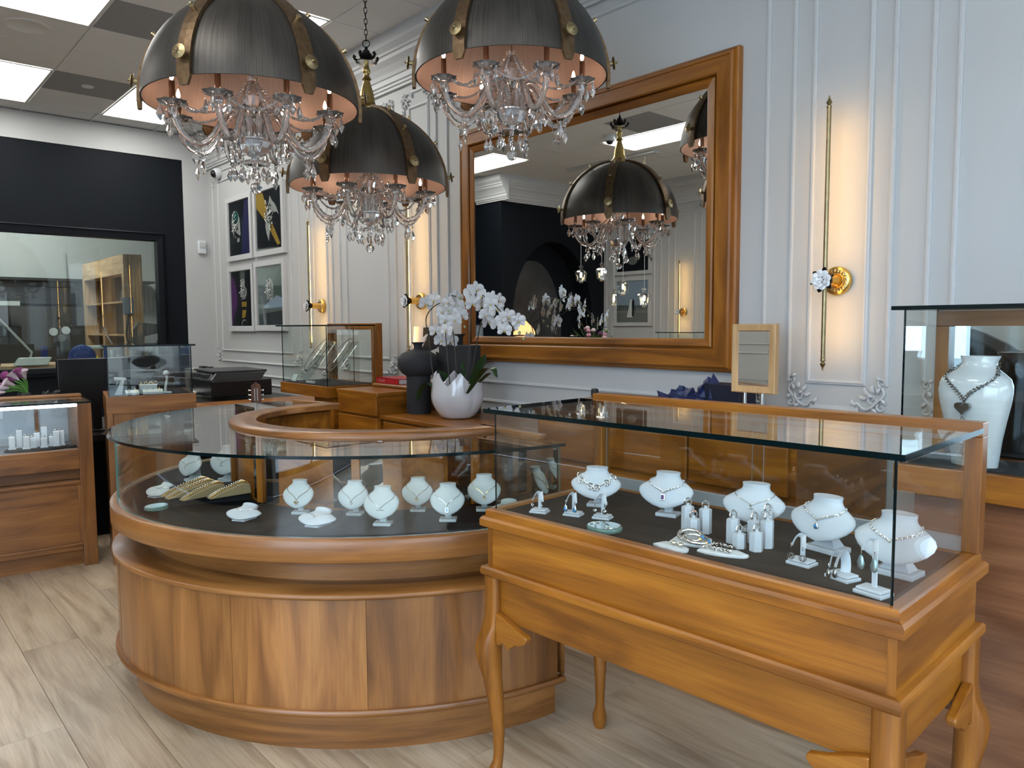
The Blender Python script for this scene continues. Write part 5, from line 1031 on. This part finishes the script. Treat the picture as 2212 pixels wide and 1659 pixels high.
# portrait card and book
t = thing('portrait_print', 'black and white portrait print of a woman with covered eyes, leaning on the wall', 'picture', (-4.535, 3.20, 1.047)); t.rotation_euler = (R(-4), 0, 0)
mats = [mat('print_white', (.62,.62,.63), .5), pdark_m, plt_m, pmid_m]; mb = MB().box(-.205, -.006, 0, .205, 0, .40)
ptx = lambda P: [(-.205+.41*x, -.0065, .40*z) for x, z in P]
for i, (k, P) in enumerate(((1, [(.30, .98), (.30, .80), (.40, .86), (.75, .86), (.80, .98)]), (3, blob(.56, .62, .22, .26, 18)), (2, blob(.58, .58, .19, .22, 18)), (1, blob(.55, .67, .26, .12, 14, .2, .3)), (1, blob(.62, .78, .22, .10, 12, 0, .2)), (1, [(.72, .55), (.95, .5), (.98, .2), (.8, .05), (.75, .3)]), (1, [(.50, .47), (.62, .47), (.57, .43)]), (3, [(.42, .36), (.62, .36), (.68, .05), (.40, .05)]), (1, [(0, 0), (.25, .0), (.22, .12), (.05, .16)]))):
    mb.ext([(x, y-.0004*i, z) for x, y, z in ptx(P)], (0, -.0003, 0), k)
mb.build('print', mats, t)
t = thing('book', 'red hardback with pale script lettering lying on the drawer cabinet', 'book', (-4.585, 2.99, 1.046), R(-4))
MB().box(-.16, -.10, .004, .158, .10, .036).build('pages', paper_m, t); MB().box(-.162, -.104, 0, .162, .104, .004).box(-.162, -.104, .036, .162, .104, .040).box(-.162, -.104, .0, .162, -.099, .040).build('cover', red_m, t)
def text(par, body, size, M, mm, name='lettering', font=None, ex=.0004, sx=1):
    cu = bpy.data.curves.new(name, 'FONT'); cu.body = body; cu.size = size; cu.extrude = ex; cu.align_x = 'CENTER'; cu.align_y = 'CENTER'; cu.shear = font or 0
    cu.resolution_u = 3; o = bpy.data.objects.new(name, cu); COL.objects.link(o); bpy.context.view_layer.update()
    dg = bpy.context.evaluated_depsgraph_get(); me = bpy.data.meshes.new_from_object(o.evaluated_get(dg)); bpy.data.objects.remove(o)
    me.materials.clear(); me.materials.append(mm); o = place(name, me, par, M=M @ Matrix.Diagonal((sx, 1, 1, 1))); return o
text(t, 'Cartier', .032, Matrix.Translation((-.075, -.1042, .020)) @ Matrix.Rotation(R(90), 4, 'X'), mat('pale_ink', (.55,.25,.22), .5), font=.35)
# phone, gift bag
t = thing('cordless_phone', 'small black cordless handset standing behind the showcase rail', 'phone', (-2.60, 2.86, 1.055), R(-30))
MB().box(-.024, -.014, 0, .024, .014, .075).build('body', black_m, t, bev=.007); MB().box(-.017, -.0155, .040, .017, -.0135, .062).build('display', dgrey_m, t)
mb = MB()
for r_ in range(3):
    for c_ in range(3): mb.box(-.016+.011*c_, -.0158, .008+.009*r_, -.007+.011*c_, -.0136, .014+.009*r_)
mb.build('keypad', lgrey_m, t)
t = thing('gift_bag', 'dark navy paper gift bag at the right of the blue tissue pile', 'bag', (-1.955, 3.07, 1.055), R(-6))
MB().ext([(-.10, -.06, 0), (.10, -.06, 0), (.10, .06, 0), (-.10, .06, 0)], (0, 0, .12)).build('bag', nbag_m, t, bev=.002)
def crumple(name, label, loc, dims, seed, n=9):
    rb = random.Random(seed); t = thing(name, label, 'tissue paper', loc, rb.uniform(-.3, .3), 'crumpled blue tissue paper')
    for q in range(n):
        a = rb.uniform(0, 2*PI); c = Vector((rb.uniform(-.5, .5)*dims[0], rb.uniform(-.4, .4)*dims[1], 0)); h = dims[2]*rb.uniform(.55, 1)*(1-abs(c.x/dims[0])*.6)
        P = [c+Vector((math.cos(a+k*2*PI/7)*rb.uniform(.03, .06), math.sin(a+k*2*PI/7)*rb.uniform(.02, .05), rb.uniform(0, .02))) for k in range(7)]; mid = [c+(p-c)*.75+Vector((rb.uniform(-.015, .015), rb.uniform(-.015, .015), h*rb.uniform(.4, .75))) for p in P]; tip = c+Vector((rb.uniform(-.03, .03), rb.uniform(-.02, .02), h))
        MB().add(P+mid+[tip, c], [(k, (k+1) % 7, (k+1) % 7+7, k+7) for k in range(7)]+[(k+7, (k+1) % 7+7, 14) for k in range(7)]+[((k+1) % 7, k, 15) for k in range(7)]).build('tissue_sheet', tissue_m, t)
crumple('tissue_paper', 'low spread of crumpled blue tissue paper left of the gift bag', (-2.17, 3.03, 1.055), (.24, .12, .125), 4, 11); crumple('tissue_paper', 'tall peak of crumpled blue tissue paper rising out of the gift bag', (-2.03, 3.05, 1.09), (.10, .07, .165), 9, 7)
# office corner behind the pedestal showcase
t = thing('desk', 'dark office desk with a wood top behind the pedestal showcase', 'desk', (-6.40, 2.62, 0))
MB().box(-1.95, -.55, .0, .72, .60, .80).build('body', black_m, t); MB().box(.0, -.56, .80, .75, .62, .828).build('worktop', wX, t, bev=.003)
t = thing('printer', 'big black office printer on the desk by the far wall', 'printer', (-7.05, 2.72, .828), R(-4))
MB().box(-.40, -.26, 0, .34, .28, .15).build('body', black_m, t, bev=.012); MB().ext([(-.38, -.27, .15), (.33, -.27, .15), (.26, -.20, .215), (-.30, -.20, .215)], (0, .46, 0)).build('upper_body', black_m, t, bev=.01)
MB().box(-.36, -.22, .212, .25, .27, .232).build('scanner_lid', dgrey_m, t, bev=.008); MB().box(-.26, -.276, .158, -.06, -.225, .200).box(.0, -.276, .158, .18, -.225, .2).xf(Matrix.Translation((0, .015, 0))).build('control_panel', dgrey_m, t, bev=.003)
MB().box(-.50, -.40, -.0, -.1, -.22, .02).build('paper_tray', dgrey_m, t, bev=.004); MB().box(-.48, -.39, .02, -.13, -.25, .026).build('paper', paper_m, t)
t = thing('guitar', 'classical guitar headstock rising behind the round showcase', 'guitar', (-5.60, 2.36, 0), face(-5.6, 2.36)); gm = wood('guitar_rosewood', (.09,.03,.015), (.15,.055,.025), (.22,.09,.04), 'z')
MB().ext([(-.028, 0, .86), (.028, 0, .86), (.038, 0, .88), (.036, 0, 1.0), (.028, 0, 1.012), (.012, 0, 1.022), (0, 0, 1.034), (-.012, 0, 1.022), (-.028, 0, 1.012), (-.036, 0, 1.0), (-.038, 0, .88)], (0, .016, 0)).build('headstock', gm, t, bev=.003)
MB().box(-.027, .002, .30, .027, .022, .86).build('neck', gm, t); MB().box(-.014, -.003, .89, -.006, .002, .985).box(.006, -.003, .89, .014, .002, .985).build('tuner_slot', plt_m, t)
MB().ext([(.16*math.sin(a)*(1.1 if math.cos(a) < 0 else .85)*(1-.22*math.exp(-((a % PI-PI/2)/.3)**2)), 0, .17+.20*math.cos(a)) for a in [2*PI*i/32 for i in range(32)]], (0, .09, 0)).xf(Matrix.Translation((0, 0, .02))).build('body', wZ, t)
for s_ in (-1, 1):
    for k in range(3): MB().tube([(s_*.036, .008, .90+.035*k), (s_*.048, .008, .90+.035*k)], .003, 6).ball((s_*.053, .008, .90+.035*k), .007, 8, 5, sc=(.7, 1, 1.2)).build('tuning_peg', chr_m if s_ < 0 else porc_m, t)
t = thing('file_box', 'pale wooden box with black lid knobs against the white wall corner', 'box', (-8.02, 2.86, .80)); MB().box(-.22, -.15, 0, .22, .15, .225).build('box', wood('grey_ply', (.30,.28,.25), (.38,.36,.32), (.46,.44,.40), 'z', rough=.6), t, bev=.003); MB().box(-.14, -.03, .225, -.04, .03, .245).box(.06, -.03, .225, .12, .03, .245).build('lid_handle', black_m, t, bev=.004)
t = thing('monitor', 'black computer monitor seen from behind, left of the pedestal glass box', 'monitor', (-6.02, 1.36, .72), R(-85)); MB().box(-.24, -.02, .16, .24, .02, .515).build('screen_back', dgrey_m if False else black_m, t, bev=.006); MB().box(-.03, -.02, 0, .03, .02, .17).box(-.12, -.09, 0, .12, .09, .012).build('stand', black_m, t, bev=.003)
tag(MB().box(-.24, 0, 0, .24, .012, .52).build('monitor', mat('monitor_back', (.010,.011,.014), .35), loc=(-6.18, 1.74, .72), rz=R(-75), bev=.02), 'wide black monitor back seen through the pedestal glass box', 'monitor')
t = thing('desk', 'dark low desk behind the left showcases', 'desk', (-6.35, 1.1, 0)); MB().box(-.55, -1.3, .68, .62, .90, .72).build('worktop', black_m, t); MB().box(-.5, -1.2, 0, .5, .86, .68).build('body', navyg_m, t)
BG = thing('shopping_bag', 'black shopping bag with a grey-blue label on the pedestal counter behind the rings', 'bag', (-5.86, 1.63, .72), R(68)); MB().ext([(-.13, -.06, 0), (.13, -.06, 0), (.13, .06, 0), (-.13, .06, 0)], (0, 0, .43)).build('bag', black_m, BG, bev=.003); MB().box(-.085, -.0, .30, .085, .0625, .425).build('label', mat('label_blue', (.16,.18,.28), .5), BG)
text(BG, 'KAZ JEWELRY', .026, Matrix.Translation((0, .0632, .315)) @ Matrix.Rotation(PI, 4, 'Z') @ Matrix.Rotation(R(90), 4, 'X'), paper_m); MB().ring((0, .0634, .355), .008, .0012, (0, 1, 0), 12, 4).build('emblem', paper_m, BG)
# calla lilies at the left edge
CL = thing('calla_bouquet', 'bunch of purple and white calla lilies lying at the left edge', 'flowers', (-5.84, .90, 1.0))
MB().lathe([(0, -.28), (.05, -.28), (.05, -.02), (.035, .03), (.03, .03), (.04, -.02), (0, -.04)], 20).build('vase', dgrey_m, CL)
rb = random.Random(2)
for k in range(9):
    e = Vector((rb.uniform(-.03, .05), -.005-.014*k+rb.uniform(-.01, .01), .135-.013*k+rb.uniform(-.01, .02))); b = Vector((rb.uniform(-.015, .015), .02, .02)); mid = b.lerp(e, .5)+Vector((0, .005, .015))
    st = MB().tube(smooth([b, mid, e], 6), .0055, 6).build('lily_stem', leaf2_m, CL); d = (e-mid).normalized(); q = Vector((0,0,1)).rotation_difference(d).to_matrix().to_4x4(); q.translation = e
    mb = MB(); rings = [[((r0+.006*math.cos(t_))*math.cos(t_), (r0)*math.sin(t_), z+.030*(f**2)*max(0, math.cos(t_))) for t_ in [2*PI*j/14 for j in range(14)]] for r0, z, f in ((.007, 0, 0), (.012, .02, .1), (.016, .04, .4), (.024, .055, .8), (.032, .062, 1))]
    mb.loft(rings, cap=False); mb.xf(q); mb.build('lily_bloom', (mat('lily_purple', (.28,.06,.20), .45) if 'lily_purple' not in MT else MT['lily_purple']) if k % 2 else (MT.get('lily_white') or mat('lily_white', (.75,.62,.68), .45)), st)
t = thing('dark_foliage', 'dark leafy sprigs beside the calla lilies', 'plant', (-5.80, 1.0, 1.0))
for k in range(16):
    a = rb.uniform(0, 2*PI); MB().tube([(0, rb.uniform(-.03, .03), -.02), (.02*math.cos(a), .05*math.sin(a), .015), (.05*math.cos(a), .09*math.sin(a)+.02, .02+.02*rb.random())], [.002, .010, .001], 6, fx=1, fy=.3).build('leaf', mat('dark_leaf', (.02,.025,.018), .4) if 'dark_leaf' not in MT else MT['dark_leaf'], t)
MB().box(-.05, -.06, -.28, .05, .08, -.02).build('planter', navyg_m, t)
# ---------------------------------------------------------------- workshop behind the interior window
t = thing('workbench', 'long workshop bench with a pale wood edge behind the window', 'workbench', (-9.95, 1.0, 0))
MB().box(-.4, -2.0, .98, .42, 1.5, 1.05).box(.2, 1.5, .98, .72, 1.79, 1.05).build('benchtop', fir, t); MB().box(-.35, -1.95, 0, .36, 1.45, .98).box(.24, 1.45, 0, .7, 1.75, .98).build('carcass', navyg_m, t)
t = thing('wall_shelf', 'dark shelf across the workshop wall', 'shelf', (-12.3, 1.6, 2.10)); MB().box(-.2, -2.5, 0, .2, 2.0, .035).build('board', dgrey_m, t)
for y in (-1.1, .1, .9): MB().box(-.19, y, .035, -.17, y+.02, .42).build('upright', lgrey_m, t)
tag(MB().box(-.1, -1.6, 0, .12, 1.1, .24).build('tool_chest', dgrey_m, loc=(-12.3, 1.5, 1.78), bev=.01), 'long dark chest hanging under the workshop shelf', 'chest')
tag(MB().box(-.05, -.30, 0, .05, .30, .06).build('work_lamp', lgrey_m, loc=(-12.0, 1.55, 1.75)), 'white strip lamp under the workshop shelf', 'lamp')
tag(MB().box(-.15, -2.3, 0, .15, 1.7, 1.55).build('pegboard_cabinet', mat('dim_brown', (.05,.045,.04), .6), loc=(-12.33, 1.3, .2)), 'dim brown tool cabinet along the workshop wall', 'cabinet')
WD = thing('display_cabinet', 'long pine display cabinet inside the workshop, end-on behind the window', 'cabinet', (-9.8, 2.572, 0))
MB().box(-2.0, 0, 2.09, 0, .204, 2.315).build('top_rail', wood('pine_x', (.38,.23,.12), (.5,.33,.18), (.6,.42,.25), 'x', rough=.5), WD); MB().box(-.09, 0, 0, 0, .204, 2.09).box(-2.0, 0, 0, -1.9, .204, 2.09).box(-1.1, .01, 0, -1.02, .2, 2.09).build('upright', fir, WD)
MB().box(-1.9, .16, 0, -.09, .2, 2.09).build('back', mat('cabinet_dark', (.07,.06,.05), .3), WD)
for k in range(4): MB().box(-1.9, .012, .55+.4*k, -.09, .16, .57+.4*k).build('shelf', fir, WD)
for k in range(5): MB().box(0, .018+.036*k, .05, .006, .040+.036*k, 2.30).build('reed', fir, WD)
t = thing('magnifier_lamp', 'grey jointed bench lamp with a sloping base on the workbench', 'lamp', (-9.60, 1.55, 1.05)); MB().ext([(-.09, -.15, 0), (.09, -.15, 0), (.06, -.10, .085), (-.06, -.10, .085)], (0, .30, 0)).build('base', lgrey_m, t, bev=.01)
MB().tube([(0, 0, .07), (0, .02, .14), (0, -.32, .58)], .013, 8).build('arm', lgrey_m, t); MB().tube([(0, -.32, .58), (.02, -.5, .52)], [.03, .05], 10).build('lamp_head', lgrey_m, t)
t = thing('desk_lamp', 'white flat-headed desk lamp leaning across the workbench', 'lamp', (-9.62, 2.22, 1.05)); MB().box(-.07, -.2, .16, .07, .08, .20).build('lamp_head', lgrey_m, t, bev=.012); MB().tube([(0, .06, .18), (0, .22, .06), (0, .06, .42)], .011, 8).build('arm', chr_m, t); MB().lathe([(.07, 0), (.07, .015), (0, .02)], 20, c=(0, .22, 0)).build('base', lgrey_m, t)
t = thing('gas_regulator', 'gas regulator with three round dial gauges', 'gauge set', (-9.62, 1.86, 1.05)); MB().lathe([(.05, 0), (.05, .22), (.03, .25), (0, .25)], 18).build('cylinder', dgrey_m, t)
for y, z in ((-.075, .36), (.045, .375), (.0, .29)): MB().lathe([(0, 0), (.05, 0), (.05, .02), (.045, .022), (0, .022)], 22, c=(0, y, z), ax=(1, 0, 0)).lathe([(.0435, .0225), (0, .0226)], 20, c=(0, y, z), ax=(1, 0, 0), mi=1).build('dial_gauge', [dgrey_m, paper_m if z > .3 else pmid_m], t)
t = thing('jacket_on_chair', 'blue jacket with a yellow panel hung over a chair back', 'jacket', (-9.25, 1.98, .45)); 
MB().loft([[(.10*f*math.cos(a), .15*g*math.sin(a), z) for a in [2*PI*i/16 for i in range(16)]] for f, g, z in ((1, 1, 0), (1.05, 1.1, .35), (1, 1.0, .6), (.8, .85, .74), (.5, .5, .80), (.1, .1, .82))]).build('jacket', blue_m, t); MB().ext([(.095, .10, .56), (.095, .16, .56), (.07, .12, .70)], (.02, .01, 0)).build('yellow_panel', yel_m, t); MB().box(-.12, -.16, -.45, .1, .16, .02).build('chair', navyg_m, t)
t = thing('flex_shaft', 'hanging flexible-shaft tool at the right of the pine cabinet', 'tool', (-9.62, 2.56, 1.05)); MB().box(-.05, -.05, .55, .05, .05, .75).build('motor', mat('blue_grey', (.10,.13,.17), .4), t, bev=.012); MB().tube(smooth([(0, 0, .55), (0, -.03, .3), (0, .03, .12), (0, .1, .03)], 5), .011, 8).build('shaft', black_m, t); MB().tube(smooth([(0, .03, .75), (0, .0, .9), (0, -.05, .86), (0, -.08, .7)], 4), .004, 6).build('hook', lgrey_m, t); MB().tube([(0, .0, 0), (0, 0, .55)], .006, 6).build('pole', dgrey_m, t)
t = thing('bench_press', 'dark jointed machine arm at the right of the workshop window', 'machine', (-9.4, 2.60, 1.05)); MB().ext([(0, -.10, 0), (0, .04, 0), (0, .06, .30), (0, .24, .34), (0, .42, .22), (0, .42, .28), (0, .22, .44), (0, .0, .46), (0, -.06, .38)], (-.07, 0, 0)).build('frame', mat('machine_grey', (.05,.055,.06), .4), t, bev=.006); MB().tube([(-.03, .25, .30), (-.03, .1, .05)], .012, 8).build('lever', dgrey_m, t)
for i in range(4):
    tag(MB().lathe([(0, 0), (.016, 0), (.016, .10), (.02, .13), (.01, .15), (0, .15)], 10).build('hand_tool', dgrey_m if i % 2 else lgrey_m, loc=(-9.60+.01*i, 2.28+.035*i, 1.05)), ('short dark tool standing on the bench', 'pale tool handle on the bench', 'dark file handle on the bench', 'pale file handle at the bench end')[i], 'tool', 'tools on the workbench')
for i, (y, w_, h, mm, lab) in enumerate(((.95, .14, .10, lgrey_m, 'pale parts box on the workbench'), (1.25, .10, .16, dgrey_m, 'dark upright case on the workbench'), (-.1, .2, .2, lgrey_m, 'grey carton at the near end of the workbench'), (1.72, .05, .2, blue_m, 'narrow blue folder on the workbench'))):
    tag(MB().box(-.08, -w_/2, 0, .08, w_/2, h).build('parts_box', mm, loc=(-9.8, y, 1.05), bev=.006), lab, 'box', 'boxes on the workbench')
t = thing('ceiling_light', 'strip light inside the workshop', 'ceiling light', (-11.0, 1.6, 3.585)); MB().box(-.3, -.6, 0, .3, .6, .014).build('diffuser', emis('workshop_light', (.95, 1, .97), 17), t)
# ---------------------------------------------------------------- south side, seen in the mirrors
t = thing('counter', 'white-fronted counter on the opposite side, under the flowers', 'counter', (-6.3, -1.15, 0)); MB().box(-1.25, -.25, 0, 1.25, .25, 1.03).build('body', wX, t); MB().box(-1.28, -.28, 1.03, 1.28, .28, 1.06).build('worktop', wX, t, bev=.004)
t = thing('glass_display_box', 'clear glass display box on the opposite counter, seen in the big mirror', 'display case', (-5.46, -1.02, 1.06))
for a in ((-.26, -.12, 0, .26, -.114, .29), (-.26, .114, 0, .26, .12, .29), (-.26, -.12, 0, -.254, .12, .29), (.254, -.12, 0, .26, .12, .29)): MB().pane(*a).build('glass_side', [pane_m, gedge_m], t)
MB().pane(-.28, -.14, .29, .28, .14, .30).build('glass_lid', [pane_m, edge_m], t)
t = thing('table_lamp', 'small lamp with a glowing orange shade, seen in the big mirror', 'lamp', (-8.19, -.98, 1.06)); MB().lathe([(.05, 0), (.05, .012), (.012, .03), (.012, .28)], 16).build('base', abr_m, t)
MB().lathe([(.16, .255), (.155, .30), (.12, .36), (.06, .42), (.03, .455), (.0, .46)], 16, sm=False).build('shade', emis('lamp_shade', (1, .45, .18), 1.1), t); MB().box(-.2, -.16, -1.06, .2, .16, 0).build('stand', navyg_m, t)
FB = thing('flower_bouquet', 'mixed pink and purple bouquet with trailing greenery, seen in the big mirror', 'flowers', (-6.93, -1.0, 1.06)); MB().lathe([(0, 0), (.06, 0), (.07, .12), (.055, .16), (.05, .16), (.06, .12), (0, .02)], 20).build('vase', dgrey_m, FB)
fm = [mat('pink_rose', (.55,.25,.33), .6), mat('pale_rose', (.65,.5,.52), .6), mat('plum_rose', (.10,.02,.07), .6), mat('bouquet_leaf', (.05,.12,.045), .6)]
for k in range(34):
    a, e = rb.uniform(0, 2*PI), rb.uniform(.1, 1.4); r = rb.uniform(.13, .2); c = Vector((r*math.cos(a)*math.cos(e)*1.3, r*math.sin(a)*math.cos(e), .20+r*math.sin(e)*1.0))
    if k < 14:
        mb = MB()
        for s_ in (1, .75, .5): mb.ball(c+Vector((0, 0, .01*(1-s_))), .034*s_, 8, 5, sc=(1, 1, .8), sm=False)
        mb.build('rose', fm[k % 3], FB)
    else: MB().tube([(0, 0, .14), c*.7+Vector((0, 0, .05)), c*1.35], [.003, .022, .002], 6, fx=1, fy=.2).build('leaf', fm[3], FB)
for i, (x, z) in enumerate(((-7.27, 2.05), (-6.89, 2.06), (-6.866, 1.72), (-6.52, 1.86), (-6.17, 1.70), (-6.42, 2.55))):
    if i == 0:
        GP = t = thing('glass_pendant', 'clear glass bell pendant, leftmost of the cluster seen in the mirror', 'pendant lamp', (x, -1.2, z), 0, 'glass pendants seen in the mirror')
        MB().lathe([(.065, 0), (.085, .12), (.075, .14), (.02, .165), (.018, .175), (.03, .19), (.03, .205), (.012, .22)], 8, sm=False).build('glass_bell', glass('bell_glass', (.9,.93,.92), 1.5, .10), t); MB().lathe([(.012, .05), (.016, .09), (.010, .12), (0, .12)], 10).build('bulb', emis('pendant_bulb', (1, .8, .5), 5), t)
        MB().lathe([(.003, .21), (.003, 1.54)], 6).build('cord', lgrey_m, t)
        for k in range(4): MB().lathe(drop_prof, 6, sm=False, sy=.6, c=(.02*math.cos(k*1.57), .02*math.sin(k*1.57), .03)).build('crystal_drop', cry_m, t)
    else:
        o = dup(GP, (x, -1.2-.22*(i == 2), z), i, ('', 'clear glass bell pendant, upper of the pair left of the wedding photo', 'clear glass bell pendant, lower of the pair left of the wedding photo', 'clear glass bell pendant in front of the wedding photo', 'clear glass bell pendant right of the wedding photo', 'clear glass bell pendant high behind the reflected dome')[i]); 
        for ch in o.children:
            if ch.name.startswith('cord'): ch.scale = (1, 1, 1); ch.scale.z = (3.597-z)/1.54; ch.location.z = .21*(1-ch.scale.z)
tag(MB().box(-.75, -.06, 0, .75, .06, .03).build('pendant_canopy', mold_m, loc=(-6.75, -1.2, 3.567)), 'white ceiling bar carrying the glass pendants', 'lamp mount')
tag(MB().ext([(1.45*math.cos(R(a)), 0, .25+1.24*math.sin(R(a))) for a in range(0, 181, 9)]+[(-1.45, 0, 0), (1.45, 0, 0)], (0, -.08, 0)).build('arched_screen', black_m, loc=(-3.1, -2.82, 0)), 'low black arched screen on the opposite side, seen in the tall case mirror', 'screen')
# two dark display busts standing in the shopfront, reflected by the round case doors
for i, (x, y) in enumerate(((2.2, -.9), (2.22, .55))):
    t = thing('window_bust', ('dark necklace bust standing in the shopfront, by the mullion', 'dark necklace bust standing in the shopfront, behind the camera')[i], 'bust', (x, y, 0), R(90), 'dark busts in the shopfront'); MB().box(-.17, -.17, 0, .17, .17, .80).build('plinth', dgrey_m, t)
    MB().loft([[(w_*3*math.cos(2*PI*k/28), (yy+d*math.sin(2*PI*k/28))*3, z*3+.72) for k in range(28)] for w_, d, yy, z in BL][::-1]).build('torso', dgrey_m, t)
